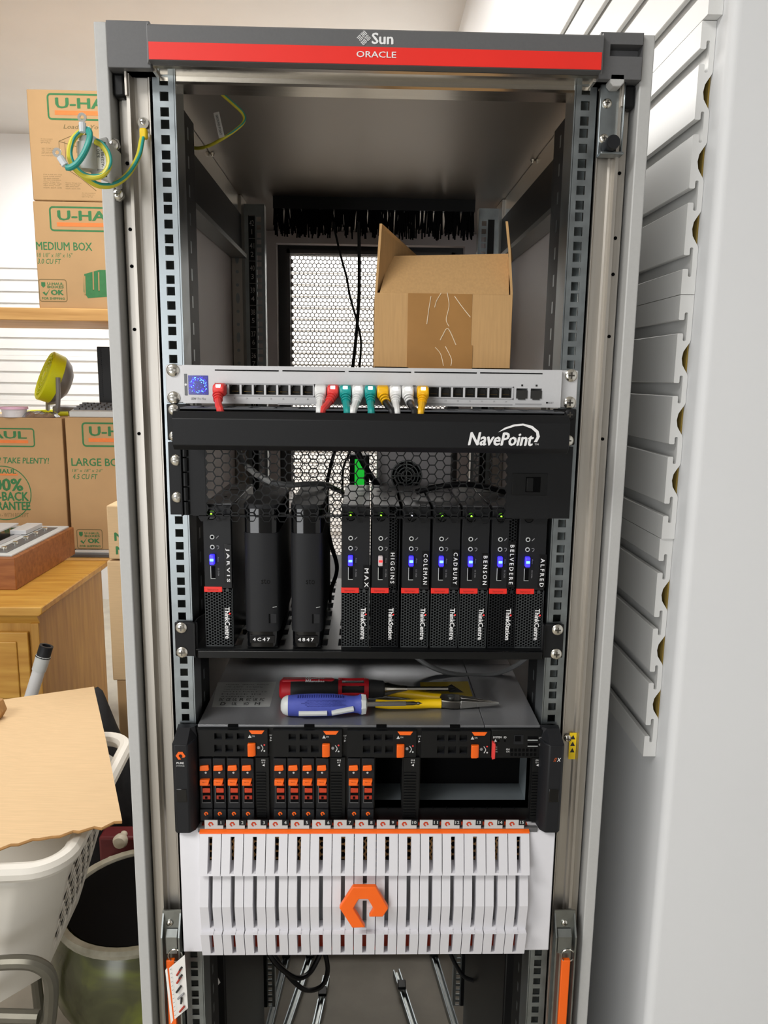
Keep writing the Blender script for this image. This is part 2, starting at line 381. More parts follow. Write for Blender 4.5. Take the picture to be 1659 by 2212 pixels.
# ================================================================== the open server cabinet
cab = thing('server_cabinet', 'tall open silver grey server rack with dark top bezel and red stripe', 'server rack', (0, 580, 0))
HX = 232.55
def hz(u, h): return 85+44.45*(u-1)+(6.35, 22.225, 38.1)[h]
for s in (-1, 1):
    lo, hi = sorted((s*300, s*286))
    box('side_panel', 'cab_grey', cab, lo, hi, -18, 1185, 12, 1996, bev=1.5)
    lo, hi = sorted((s*285.8, s*284.5)); box('side_liner', 'cab_inner', cab, lo, hi, 60, 1180, 30, 1985)
    # extruded front post, seen as a set of steps and grooves
    pr = [(283, 60), (283, 4), (279, 4), (279, 1), (273, 1), (273, 4), (270, 4), (270, -12), (266.5, -12), (266.5, -1), (264, -1), (262, 1), (250.5, 1), (249, -2), (247.6, -2), (247.6, 8), (247, 60)]
    MB().prism([(s*a, b) for a, b in pr], 'z', 20, 1948).build('front_post', 'alu', cab, smooth=False)
    lo, hi = sorted((s*286, s*283)); box('recess_dark', 'void', cab, lo, hi, 30, 60, 20, 1948)  # black filler added so the recess reads dark inside
    for z in (1860, 1790, 1750, 1680, 1560):
        MB().cyl((s*276, .2, z), (s*276, 1.5, z), 2.0, n=12).build('post_hole', 'void', cab)
    # mounting rail with square holes
    b = MB(); x0, x1 = HX-4.75, HX+4.75
    for a, c in ((221.5, x0), (x1, 246.5)):
        lo, hi = sorted((s*a, s*c)); b.box(lo, hi, 0, 2, 85, 1953)
    zs = [hz(u, h) for u in range(1, 43) for h in range(3)]; e = [85]+[v for z in zs for v in (z-4.75, z+4.75)]+[1953]
    lo, hi = sorted((s*x0, s*x1))
    for i in range(0, len(e), 2): b.box(lo, hi, 0, 2, e[i], e[i+1])
    lo, hi = sorted((s*220, s*222)); b.box(lo, hi, 0, 38, 85, 1953)
    lo, hi = sorted((s*245, s*246.5)); b.box(lo, hi, 0, 38, 85, 1953)
    b.build('mounting_rail', 'zinc', cab, smooth=False)
    lo, hi = sorted((s*223, s*244)); box('rail_backing', 'zinc_dark', cab, lo, hi, 30, 32, 85, 1950)
    lo, hi = sorted((s*221, s*226)); b = MB().box(lo, hi, 39, 92, 90, 1930); b.build('rail_channel', 'black_powder', cab, smooth=False)
    b = MB()
    for z in range(110, 1930, 32):
        xx = s*220.9; b.add([(xx, 56, z), (xx, 62, z), (xx, 62, z+14), (xx, 56, z+14)], [(0, 1, 2, 3)])
    b.build('channel_slots', 'zinc', cab, smooth=False)
    # side cross-members
    lo, hi = sorted((s*284, s*266)); box('top_side_beam', 'alu_beam', cab, lo, hi, 62, 700, 1948, 1984)
    lo, hi = sorted((s*280, s*262)); box('side_beam', 'black_plastic', cab, lo, hi, 62, 700, 1872, 1946)
    lo, hi = sorted((s*283, s*252)); box('side_beam_lip', 'zinc_dark', cab, lo, hi, 62, 700, 1862, 1870)
    lo, hi = sorted((s*283, s*255)); box('lower_side_beam', 'black_plastic', cab, lo, hi, 62, 700, 700, 820)
    # rear post and rear rail with its unit-number strip
    lo, hi = sorted((s*283, s*262))
    rp = box('rear_post', 'alu', cab, lo, hi, 702, 772, 20, 1984)
    b = MB()
    for k, z in enumerate(range(120, 1880, 26)):
        xx = s*272
        if k % 3 == 1: b.prism([(xx+4*math.cos(a*math.pi/4), z+11*math.sin(a*math.pi/4)) for a in range(8)], 'y', 701.4, 702.2)
        else: b.prism([(xx+3.4*math.cos(a*math.pi/4), z+3.4*math.sin(a*math.pi/4)) for a in range(8)], 'y', 701.4, 702.2)
    b.build('post_holes', 'zinc', cab, smooth=False)
    b = MB(); YR = 742
    for a, c in ((222, x0), (x1, 262)):
        lo, hi = sorted((s*a, s*c)); b.box(lo, hi, YR, YR+2, 85, 1975)
    lo, hi = sorted((s*x0, s*x1))
    for i in range(0, len(e), 2): b.box(lo, hi, YR, YR+2, e[i], min(e[i+1], 1975) if i < len(e)-2 else 1975)
    lo, hi = sorted((s*221, s*222.5)); b.box(lo, hi, YR, YR+25, 85, 1975)
    b.build('rear_rail', 'zinc', cab, smooth=False)
    lo, hi = sorted((s*240.5, s*254)); ns = box('unit_number_strip', 'black_plastic', cab, lo, hi, YR-1, YR, 85, 1953)
    if s < 0:
        for u in range(34, 43):
            zc = hz(u, 1); text(str(u), (s*247, YR-1.2, zc+8), 9, 11, ns, 'tab_grey'); text(str(43-u), (s*247, YR-1.2, zc-9), 0, 10, ns, 'tab_grey')
            box('number_divider', 'tab_grey', ns, -253, -241, YR-1.3, YR-1, zc+21.6, zc+22.4)
    lo, hi = sorted((s*284, s*236)); box('rear_frame', 'cab_inner', cab, lo, hi, 1080, 1120, 20, 1984)
    lo, hi = sorted((s*282, s*240)); box('cable_duct', 'black_plastic', cab, lo, hi, 240, 690, 40, 690, bev=3)
# roof and front beam
box('roof_panel', 'ceiling_steel', cab, -286, 286, 40, 1180, 1985, 1995)
b = MB().prism([(-20.5, 1968), (-20.5, 1953), (-17, 1951.5), (2, 1951), (2, 1946), (6, 1944.5), (32, 1943), (32, 1984), (60, 1984), (60, 1990), (-1, 1990), (-1, 1968)], 'x', -284, 284); b.build('front_beam', 'alu_beam', cab, smooth=False)
for s in (-1, 1):
    b = MB(); lo, hi = sorted((s*269, s*236)); b.box(lo, hi, -15, 4, 1949, 1952); lo, hi = sorted((s*271, s*268)); b.box(lo, hi, -15, 4, 1925, 1952); b.build('corner_bracket', 'alu', cab, bev=.6)
    lo, hi = sorted((s*285, s*272)); box('corner_plug', 'black_plastic', cab, lo, hi, -10, 25, 1925, 1949, bev=3)
for s in (-1, 1):
    for yy in (110, 420):
        MB().cyl((s*(262), yy, 1985), (s*(262), yy, 1980), 4, 2, n=10).build('roof_clip', 'chrome', cab)
# top bezel
BZ = -34
xl, xr, zb, zt = RC(319, 50, 1303, 146, BZ)
zt = P(810, 62, y=BZ).z; zb = P(810, 141, y=BZ).z; zr = P(810, 102, y=BZ).z
bz = MB().prism([(BZ, zb), (BZ, zt-2), (BZ+2, zt), (-2, 1995.5), (-2, 1972), (-21, 1970), (-21, zb)], 'x', xl, xr).build('top_bezel', 'bezel_grey', cab, smooth=False)
MB().prism([(BZ-.8, zb+.6), (BZ-.8, zr), (BZ, zr), (BZ, zb+.6)], 'x', xl+1, xr-1).build('red_stripe', 'red_band', bz, smooth=False)
for s in (-1, 1):
    xi = xl if s < 0 else xr
    lo, hi = sorted((xi, s*285))
    if s < 0: c = box('bezel_end_cap', 'bezel_grey', cab, lo, hi, -24, 20, 1949, 1995, bev=.8)
    else:
        hx0, hx1, hz0, hz1 = RC(1318, 96, 1389, 122, -24)
        b = MB().box(lo, hx0, -24, 20, 1949, 1995).box(hx1, hi, -24, 20, 1949, 1995).box(hx0, hx1, -24, 20, 1949, hz0).box(hx0, hx1, -24, 20, hz1, 1995).box(hx0, hx1, -8, 20, hz0, hz1)
        c = b.build('bezel_end_cap', 'bezel_grey', cab, smooth=False)
    MB().prism([(xi-s*.2, BZ), (xi+s*3.5, -24), (xi-s*.2, -24)], 'z', zb, 1990).build('bezel_shoulder', 'bezel_light', cab, smooth=False)
textR('Sun', 803, 71, 850, 96, BZ-.3, bz, bold=.03)
textR('ORACLE', 770, 111, 856, 124.5, BZ-1.1, bz, bold=.012)
# diamond emblem built from interlocking hooked strokes
cx, cz = P(786, 82, y=BZ).x, P(786, 82, y=BZ).z
b = MB(); q2 = 5.0
for a in range(4):
    ox, oz = ((1, 1), (-1, 1), (-1, -1), (1, -1))[a]
    rects = []
    for k in range(2):
        o0 = -4.4+k*5.0
        rects += [(o0, o0+1.1, -4.4, 4.4), (o0+2.5, o0+3.6, -4.4, 4.4), (o0, o0+3.6, (-4.4 if k == 0 else 3.3), (-3.3 if k == 0 else 4.4))]
    for (u0, u1, v0, v1) in rects:
        if a % 2: u0, u1, v0, v1 = v0, v1, u0, u1
        pts = []
        for (u, v) in ((u0, v0), (u1, v0), (u1, v1), (u0, v1)):
            X, Z = (u+ox*5.0)*.56, (v+oz*5.0)*.56
            pts.append((cx+(X-Z)*.7071, cz+(X+Z)*.7071))
        b.prism(pts, 'y', BZ-.5, BZ)
b.build('emblem', 'print_white', bz, smooth=False)
# latch plate, knob and clip on the right post
x0, x1, z0, z1 = RC(1293, 165, 1343, 342, -6)
lp = MB().box(x0, x1, -8, -5, z0, z1).box(x0, x1, -22, -5, z0, z0+3).box(x1-2, x1, -16, -5, z0, z1).build('latch_plate', 'zinc', cab, bev=1)
for px, py in ((1311, 224), (1304, 300)):
    p = P(px, py, y=-8); screw(lp, p.x, -8, p.z, 5.2)
p = P(1317, 314, y=-16); MB().lathe([(0, -14), (7, -14), (7.6, -12), (7.6, 6), (6, 8)], (p.x, -16, p.z), (0, 1, 0)).build('knob', 'charcoal', lp)
x0, x1, z0, z1 = RC(1317, 161, 1348, 188, -22); MB().prism([(x0, z1), (x1, z1), (x1, z0+4), (x1-4, z0), (x0+4, z0), (x0, z0+4)], 'y', -24, -8).build('clip', 'cab_grey', lp, bev=1)
# post screws
for px, py in ((1227, 1596), (309, 263)):
    p = P(px, py, y=-3); screw(cab, p.x, -1, p.z, 5)
# small warning sticker on the right post
q = [P(1249, 1580, y=-13), P(1262, 1612, y=-13), P(1261, 1648, y=-13), P(1248, 1612, y=-13)]
x = 265; q = [(266.0, -1.6, P(1250, 1583, y=-2).z), (257, -1.6, P(1250, 1583, y=-2).z), (257, -1.6, P(1250, 1640, y=-2).z), (266.0, -1.6, P(1250, 1640, y=-2).z)]
st = MB().slab(q, (0, -1, 0), .3).build('warning_sticker', 'warning_yellow', cab, smooth=False)
for k in range(3):
    zc = q[0][2]-6-k*9; MB().prism([(258.5, zc-3), (264.5, zc-3), (261.5, zc+3)], 'y', -2.2, -1.9).build('warning_mark', 'ink', st, smooth=False)
# brush strip at the rear top and rear door of perforated sheet
x0, x1, z0, z1 = RC(590, 424, 1026, 488, 715)
br = box('brush_bar', 'black_plastic', cab, x0, x1, 712, 730, 1962, 1985)
b = MB()
for k in range(420):
    x = random.uniform(x0+2, x1-2); l = random.uniform(30, 58); y = 716+random.uniform(0, 9); dx = random.uniform(-5, 5)
    b.add([(x-1.6, y, 1964), (x+1.6, y, 1964), (x+1.6+dx, y+random.uniform(-2, 2), 1964-l), (x-1.6+dx, y, 1964-l)], [(0, 1, 2, 3)])
stuff(b.build('brush_bristles', 'void', cab, smooth=False, recalc=False))
YD = 1130
door = box('rear_door_frame', 'bezel_grey', cab, -284, -206, YD, YD+30, 30, 1980)
b = MB().box(206, 284, YD, YD+30, 30, 1980).box(-206, 206, YD, YD+30, 1936, 1980).box(-206, 206, YD, YD+30, 30, 110).box(-214, -206, YD-14, YD, 100, 1945).box(206, 214, YD-14, YD, 100, 1945).box(-214, 214, YD-14, YD, 1937, 1945)
b.build('rear_door_rail', 'bezel_grey', cab, smooth=False)
pd = MB().hexplate(-206, 206, 110, 1936, YD+8, 1.2, 6.35, 5.2, lambda x, z: abs(x) < 206 and 113 < z < 1934, flat=False)
stuff(pd.build('perforated_door_sheet', 'cab_inner', cab, smooth=False, recalc=False))
box('rear_cross_frame', 'cab_inner', cab, -236, 236, 1080, 1110, 1955, 1984)
box('base_frame', 'black_powder', cab, -284, 284, -10, 30, 20, 84)
box('rear_base_frame', 'black_powder', cab, -284, 284, 1060, 1110, 20, 84)
# ================================================================== gear in the rack
def ears(parent, m, u0, u1, y0=-3, y1=-.4, inner=216, bev=1.5):
    z0, z1 = 85+44.45*(u0-1)+.5, 85+44.45*u1-.5
    for s in (-1, 1):
        lo, hi = sorted((s*241.3, s*inner)); box('mounting_ear', m, parent, lo, hi, y0, y1, z0, z1, bev=bev)
# ---- network switch
SWB, SWT = 1597.0, 1640.4
sw = thing('network_switch', 'silver network switch with blue screen and rows of ethernet ports', 'network switch', (0, 150, SWB))
SF = -11
b = MB(); ports = [(480+26.4*i, 842.8+.012*(480+26.4*i-480)) for i in range(8)]+[(694.5+26.35*i, 844.6+.0*i) for i in range(8)]+[(911+26.15*i, 846.4+.05*i) for i in range(8)]
pw, ph = 11.8, 11.2
PX = [P(a, c, y=SF) for a, c in ports]; pzc = sum(p.z for p in PX)/24
sfp = [P(1127, 854, y=SF), P(1158, 854, y=SF)]
# face plate cut around ports: strips above and below, webs between
zlo, zhi = pzc-ph/2, pzc+ph/2
b.box(-220, 220, SF, SF+6, SWB, zlo).box(-220, 220, SF, SF+6, zhi, SWT)
edges = sorted([(p.x-pw/2, p.x+pw/2) for p in PX]+[(p.x-6.6, p.x+6.6) for p in sfp]); last = -220
for a, c in edges: b.box(last, a, SF, SF+6, zlo, zhi); last = c
b.box(last, 220, SF, SF+6, zlo, zhi)
b.build('face_plate', 'switch_silver', sw, smooth=False)
box('chassis', 'switch_silver', sw, -219.5, 219.5, 14, 330, SWB+.3, SWT-.3)
b = MB().box(-219.5, 219.5, SF+6, 14, SWB+.3, zlo-.2).box(-219.5, 219.5, SF+6, 14, zhi+.2, SWT-.3).box(-219.5, -205, SF+6, 14, zlo, zhi).box(205, 219.5, SF+6, 14, zlo, zhi); b.build('chassis_front', 'switch_shade', sw, smooth=False)
ears(sw, 'switch_silver', 35, 35)
for s in (-1, 1):
    for h in (0, 2): screw(sw, s*HX, -3, hz(35, h), 7.4)
def jack(b):
    w, h = pw/2, ph/2
    b.box(-w, w, 10, 10.5, -h, h).box(-w, -w+.5, 0, 10, -h, h).box(w-.5, w, 0, 10, -h, h).box(-w, w, 0, 10, -h, -h+.5)
    b.box(-w, -3.2, 1, 10, h-1.6, h).box(3.2, w, 1, 10, h-1.6, h).box(-w, -4.6, 1, 10, h-3, h-1.6).box(4.6, w, 1, 10, h-3, h-1.6)
jm = mdata('jack', jack, 'port_black')
jc = mdata('contacts', lambda b: [b.box(-3.6+k*1.0, -3.2+k*1.0, 2.5, 9, -2.2, -1.9) for k in range(8)], 'gold')
for p in PX:
    j = inst('ethernet_port', jm, sw, (p.x, SF, pzc)); inst('contacts', jc, j, (p.x, SF, pzc))
b = MB()
for g in range(3):
    a, c = PX[g*8].x-pw/2-2.5, PX[g*8+7].x+pw/2+2.5
    b.box(a, c, SF-.6, SF, zhi+.6, zhi+1.8).box(a, c, SF-.6, SF, zlo-1.8, zlo-.6).box(a, a+1, SF-.6, SF, zlo-1.8, zhi+1.8).box(c-1, c, SF-.6, SF, zlo-1.8, zhi+1.8)
b.build('port_frames', 'switch_shade', sw, smooth=False)
for p in sfp:
    j = inst('fibre_port', mdata('sfp', lambda b: b.box(-6.5, 6.5, -1, 6, -4.6, 4.7).box(-4.2, 4.2, -1, 4, -6, -4.6), 'port_black'), sw, (p.x, SF, pzc-1.4))
    MB().box(p.x-1.1, p.x+1.1, SF-.3, SF, pzc+8, pzc+10.2).build('port_led', 'port_black', sw, smooth=False)
for a, c in ((464, 602), (610, 745), (753, 888), (895, 1030), (1037, 1172)):
    yy = 799+(a-464)*.0105; x0, x1, z0, z1 = RC(a, yy, c, yy+2.6, SF); MB().box(x0, x1, SF-.25, SF, z0, z1).build('vent_slit', 'void', sw, smooth=False)
x0, x1, z0, z1 = RC(407, 811, 450, 852.5, SF); scr = box('screen', 'screen_blue', sw, x0, x1, SF-.6, SF, z0, z1, bev=2)
# ring of light streaks on the screen
b = MB()
for k in range(95):
    a = random.uniform(0, 6.283); r = random.gauss(8.4, 1.4); l = random.uniform(.5, 1.6); X, Z = (x0+x1)/2+r*math.cos(a), (z0+z1)/2+r*math.sin(a)*.95
    if x0+1 < X < x1-1 and z0+2 < Z < z1-2: b.box(X-.28, X+.28, SF-.75, SF-.6, Z-l/2, Z+l/2)
b.build('screen_sparks', 'led_blue', scr, smooth=False)
b = MB()
for k in range(34):
    a = random.uniform(0, 6.283); r = random.gauss(8.4, 1.3); l = random.uniform(.4, 1); X, Z = (x0+x1)/2+r*math.cos(a), (z0+z1)/2+r*math.sin(a)*.95
    if x0+1 < X < x1-1 and z0+2 < Z < z1-2: b.box(X-.3, X+.3, SF-.8, SF-.6, Z-l/2, Z+l/2)
b.build('screen_highlights', 'led_cyan', scr, smooth=False)
x0, x1, z0, z1 = RC(398.5, 807.5, 404.5, 854, SF); pl = box('screen_side_bar', 'black_gloss', sw, x0, x1, SF-.4, SF, z0, z1, bev=1.4)
MB().cyl(((x0+x1)/2, SF-.7, (z0+z1)/2), ((x0+x1)/2, SF-.4, (z0+z1)/2), 1.3).build('touch_dot', 'print_white', pl)
textR('USW', 413, 858.5, 424, 863.5, SF, sw, 'bezel_grey', bold=.01); textR('Pro Max', 427, 858.5, 445, 864, SF, sw, 'bezel_light')
textR('RESET', 1184, 868.5, 1196, 872, SF, sw, 'bezel_grey'); p = P(1181.5, 870, y=SF); MB().cyl((p.x, SF-.2, p.z), (p.x, SF, p.z), 1.1).build('reset_hole', 'void', sw)
for i in list(range(1, 8))+list(range(17, 24)):
    text(str(i+1), (PX[i].x, SF, zlo-4.4), 2.2, 1.8, sw, 'bezel_light')
for a, c in ((906, 1107), (1113, 1170), (600, 672)):
    x0, x1, z0, z1 = RC(a, 871.5, c, 874, SF); box('bottom_slot', 'switch_shade', sw, x0, x1, SF-.2, SF, z0-.4, z1)
# ---- patch cables: plug, boot, cable, each its own thing
def cable(i, boot, cab_m, lab, end_px, dx=0, light=True):
    p = PX[i]; t = thing('patch_cable', lab, 'cable', (p.x, SF-5, pzc), group=None)
    MB().box(p.x-5.6, p.x+5.6, SF-9, SF+7, pzc-4, pzc+3.6).build('plug', 'clear_plug', t, bev=.6)
    e = P(*end_px, y=-62)
    b = MB().prism([(SF-6, pzc-5.4), (SF-6, pzc+6), (SF-14, pzc+7.4), (SF-23, pzc+5.6), (SF-26, pzc-1), (SF-22, pzc-8), (SF-10, pzc-7)], 'x', p.x-6.6, p.x+6.6); bo = b.build('boot', boot, t, bev=2.2, seg=3)
    m0 = Vector((p.x+dx*.25, SF-20, pzc-4)); m1 = Vector((p.x+dx*.25+(e.x-p.x)*.35, SF-31, pzc-12)); 
    MB().tube([m0, m1, (m1+e)/2+Vector((0, -3, 0)), e, (e.x, -58, e.z-14)], 4.1, n=10).build('cord', cab_m, t)
    b = MB()
    for k in range(3):
        q = m0+(m1-m0)*(.25+.3*k); n = (m1-m0).normalized(); b.cyl(q-n*1.1, q+n*1.1, 5.9-.35*k, n=14)
    b.build('strain_relief', boot, t)
    if light: MB().box(p.x-2.6, p.x+2.6, SF-25.2, SF-18, pzc+2.4, pzc+5.9).build('lit_latch', 'led_white', t, bev=.4)
    MB().box(p.x-3.2, p.x+3.2, SF-13, SF-2, pzc+5.4, pzc+6.6).build('latch', boot, t, smooth=False)
cable(0, 'red_boot', 'red_boot', 'red patch cable in the port beside the blue screen', (476, 888), -6)
cable(8, 'white_boot', 'white_boot', 'white patch cable plugged in left of a red one, beside an empty port gap', (690, 890), 0, False)
cable(9, 'red_boot', 'red_boot', 'red patch cable between a white and a teal cable', (695, 890))
cable(10, 'teal_boot', 'teal_boot', 'teal patch cable between a red and a white cable', (750, 891))
cable(11, 'white_boot', 'white_boot', 'white patch cable between two teal cables', (762, 891))
cable(12, 'teal_boot', 'teal_boot', 'teal patch cable between a white cable and a yellow plug', (802, 892))
cable(13, 'yellow_boot', 'black_cable', 'black patch cable with a yellow plug boot', (848, 892), 0, False)
cable(14, 'white_boot', 'white_boot', 'white patch cable between two black cords', (857, 892))
cable(15, 'white_boot', 'black_cable', 'black patch cable with a glowing white plug', (896, 892))
cable(16, 'yellow_boot', 'yellow_boot', 'yellow patch cable at the end of the plugged row', (908, 893))
# ---- open cardboard box on the switch
YBX = 70
c = [P(808, 632, y=YBX), P(1107, 634, y=YBX), P(1103, 795, y=YBX), P(810, 795, y=YBX)]
bx0, bx1 = (c[0].x+c[3].x)/2, (c[1].x+c[2].x)/2; bzt = c[0].z; bzb = SWT
bt = thing('cardboard_box', 'small open brown cardboard box with raised flaps standing on the silver switch', 'box', ((bx0+bx1)/2, YBX+75, bzb))
D = 150
b = MB().box(bx0, bx1, YBX, YBX+3, bzb, bzt).box(bx0, bx1, YBX+D-3, YBX+D, bzb, bzt).box(bx0, bx0+3, YBX+3, YBX+D-3, bzb, bzt).box(bx1-3, bx1, YBX+3, YBX+D-3, bzb, bzt).box(bx0, bx1, YBX, YBX+D, bzb, bzb+3)
b.build('box_body', 'cardboard', bt, bev=.8)
f0, f1 = P(842, 553, y=YBX+48), P(1098, 548, y=YBX+48)
MB().slab([(bx0+6, YBX+1, bzt), (bx1-5, YBX+1, bzt), f1, f0], (0, 1, -.8), 3).build('front_flap', 'cardboard', bt, smooth=False)
f0, f1 = P(820, 483, y=YBX+8), P(912, 566, y=YBX+130)
MB().slab([(bx0, YBX+1, bzt), (bx0, YBX+D-4, bzt), f1, f0], (1, 0, 0), 3).build('side_flap', 'cardboard', bt, smooth=False)
f0, f1 = P(1092, 478, y=YBX+10), P(1094, 505, y=YBX+120); fm0, fm1 = P(1098, 540, y=YBX+6), P(1103, 560, y=YBX+120)
MB().slab([(bx1-3, YBX+1, bzt), (bx1-3, YBX+D-4, bzt), fm1, fm0], (1, 0, 0), 3).slab([fm0, fm1, f1, f0], (1, 0, 0), 3).build('side_flap', 'cardboard', bt, smooth=False)
MB().slab([(bx0+6, YBX+D-3, bzt), (bx1-5, YBX+D-3, bzt), (bx1-10, YBX+D+60, bzt-15), (bx0+10, YBX+D+60, bzt-15)], (0, 0, 1), 3).build('back_flap', 'cardboard', bt, smooth=False)
x0, x1, z0, z1 = RC(880, 633, 1018, 794, YBX); tp = box('packing_tape', 'packing_tape', bt, x0, x1, YBX-.4, YBX, z0, bzt)
x0, x1, z0, z1 = RC(882, 745, 1020, 794, YBX); box('packing_tape', 'packing_tape', bt, x0, x1, YBX-.8, YBX-.4, bzb, z1)
b = MB()
for pts in (((931, 640), (926, 670), (922, 700)), ((953, 633), (943, 650), (939, 664)), ((985, 770-25), (968, 710), (956, 725), (951, 735)), ((982, 640), (1000, 665), (1016, 685)), ((966, 632), (970, 660), (964, 690), (970, 705)), ((940, 750), (952, 765), (958, 790)), ((962, 748), (975, 775), (974, 790))):
    b.tube([P(a, c_, y=YBX-.5) for a, c_ in pts], .55, n=5)
b.build('tape_wrinkles', 'tape_crease', tp)
# ---- horizontal cable manager
NY = -78
cm = thing('cable_manager', 'black cable manager with a smooth slanted cover and white script logo', 'cable manager', (0, -40, 1553))
xa, xb = P(371, 930, y=NY).x, P(1231, 935, y=NY).x
z_ = [P(800, v, y=NY).z for v in (909, 966)]
zt_ = P(800, 893, y=NY+7).z; zbo = P(800, 976, y=NY+6).z
cov = MB().prism([(NY+7, zt_), (NY, z_[0]), (NY, z_[1]), (NY+6, zbo), (NY+30, zbo), (NY+30, zbo+1.5), (NY+7, zbo+1.5), (NY+2, z_[1]), (NY+2, z_[0]), (NY+8, zt_-2), (NY+12, zt_-2), (NY+12, zt_)], 'x', xa, xb).build('cover', 'black_powder', cm, bev=.8)
box('back_plate', 'black_powder', cm, -215, 215, -4, -1, 1553, 1594)
b = MB()                                                # finger plates with slots, top and bottom
for zz in (1592.5, 1553.5):
    b.box(-213, 213, -62, -52, zz, zz+1.5).box(-213, 213, -14, -3, zz, zz+1.5); x = -213
    while x < 205:
        b.box(x, x+17, -52, -14, zz, zz+1.5); x += 28.0
b.build('finger_plate', 'finger_toplit', cm, smooth=False)
b = MB().box(-214, -212, -62, -2, 1554, 1594).box(212, 214, -62, -2, 1554, 1594); b.build('side_cheek', 'black_powder', cm, smooth=False)
for s in (-1, 1):
    lo, hi = sorted((s*241, s*213)); box('mounting_ear', 'black_powder', cm, lo, hi, -6, -3.2, 1553, 1595.5, bev=2)
    screw(cm, s*(HX), -6, hz(34, 2)-1, 6.5, 'charcoal' if s > 0 else 'chrome'); screw(cm, s*HX, -6, hz(34, 0), 6.5)
textR('NavePoint', 1011, 934, 1153, 963, NY-.2, cov, bold=.035, shear=.22)
p = P(1159, 960, y=NY); text('TM', (p.x, NY-.2, p.z), 4.2, 1.8, cov)
b = MB(); o_ = [(1076, 934), (1090, 924), (1110, 917), (1130, 915), (1150, 920), (1163, 931), (1166, 943), (1160, 955)]; i_ = [(1153, 955), (1159, 944), (1158, 935), (1148, 926), (1130, 919), (1112, 921), (1093, 927)]
pts = [P(a, c_, y=NY) for a, c_ in o_+i_]; b.prism([(q.x, q.z) for q in pts], 'y', NY-.4, NY); b.build('logo_swoosh', 'print_white', cov, smooth=False)
# ---- hinged vented panel
vp = thing('vented_rack_panel', 'black hinged rack panel with a honeycomb grille and square latch', 'rack panel', (0, -4, 1464))
VY = -7; zv0, zv1 = 1464, 1551
hx0, hx1 = P(443, 1040, y=VY).x, P(1092, 1040, y=VY).x
hc = 6.27
grid_x0 = hx0+hc
n_c = int((hx1-hx0-hc)/(1.5*hc))
gx1 = grid_x0+n_c*1.5*hc
hp = MB().hexplate(grid_x0-1.5*hc, gx1+1.5*hc, zv0-2, zv1-2, VY, 1.5, hc, 5.55, lambda x, z: grid_x0-1 < x < gx1+1 and z < zv1-6)
hp.build('honeycomb_grille', 'black_powder', vp, smooth=False, recalc=False)
b = MB().box(-219, grid_x0-hc+.4, VY-.4, VY+2, zv0, zv1).box(gx1+hc-.4, 239, VY-.4, VY+2, zv0, zv1).box(-214, 214, VY, VY+12, zv1-8, zv1).box(-214, 214, VY, VY+12, zv0-.8, zv0+.4)
b.build('panel_frame', 'black_powder', vp, smooth=False)
b = MB().box(-241.3, -224, -4, -1, zv0, zv1).box(-226, -224, -14, -1, zv0, zv1); b.build('hinge_flange', 'black_powder', vp, bev=.6)
b = MB()
for k in range(5): b.cyl((-221, -9, zv0+1+k*17.4), (-221, -9, zv0+16.6+k*17.4), 3.6, n=12)
b.build('hinge_barrel', 'black_plastic', vp)
for u in (32, 33): screw(vp, -HX, -4, hz(u, 1), 6.6)
x0, x1, z0, z1 = RC(1106, 1022, 1182, 1070, VY); l = box('latch_plate', 'black_plastic', vp, x0, x1, VY-1.2, VY, z0, z1, bev=.8)
x0, x1, z0, z1 = RC(1135, 1030, 1167, 1063, VY); box('latch_recess', 'void', l, x0, x1, VY-1.6, VY-.8, z0, z1, bev=.6); box('latch_thumb', 'black_plastic', l, x0+1, (x0+x1)/2, VY-2.2, VY-1, z0+1, z1-1, bev=.8)
# ---- cantilever shelf
sh = thing('rack_shelf', 'black vented cantilever shelf carrying the row of small computers', 'shelf', (0, 150, 1286))
SZ = 1296.5
b = MB()                                                # floor cut by rows of slots
xs = [-216+ k*13.5 for k in range(33)]
for k, x in enumerate(xs):
    if k % 2 == 0: b.box(x, x+13.5 if x < 210 else 216, -8, 330, SZ-1.5, SZ)
    else:
        y = -8
        for j in range(9): b.box(x, x+13.5, y, y+14, SZ-1.5, SZ); y += 39.5
b.build('shelf_floor', 'shelf_black', sh, smooth=False)
b = MB().box(-212, 214, -12, -9, 1286, SZ-1).box(-212, 214, -12, -2, 1288, 1289.5); b.build('front_lip', 'shelf_black', sh, bev=.8)
for s in (-1, 1):
    MB().prism([(-10, 1286), (-10, 1330), (10, 1330), (80, 1318), (330, 1300), (330, 1286)], 'x', s*217, s*215.4).build('side_wall', 'shelf_black', sh, smooth=False)
    lo, hi = sorted((s*241, s*213)); box('mounting_ear', 'black_powder', sh, lo, hi, -6, -3, 1286, 1330, bev=3)
    for h in (0, 2): screw(sh, s*HX, -6, hz(28, h), 7)
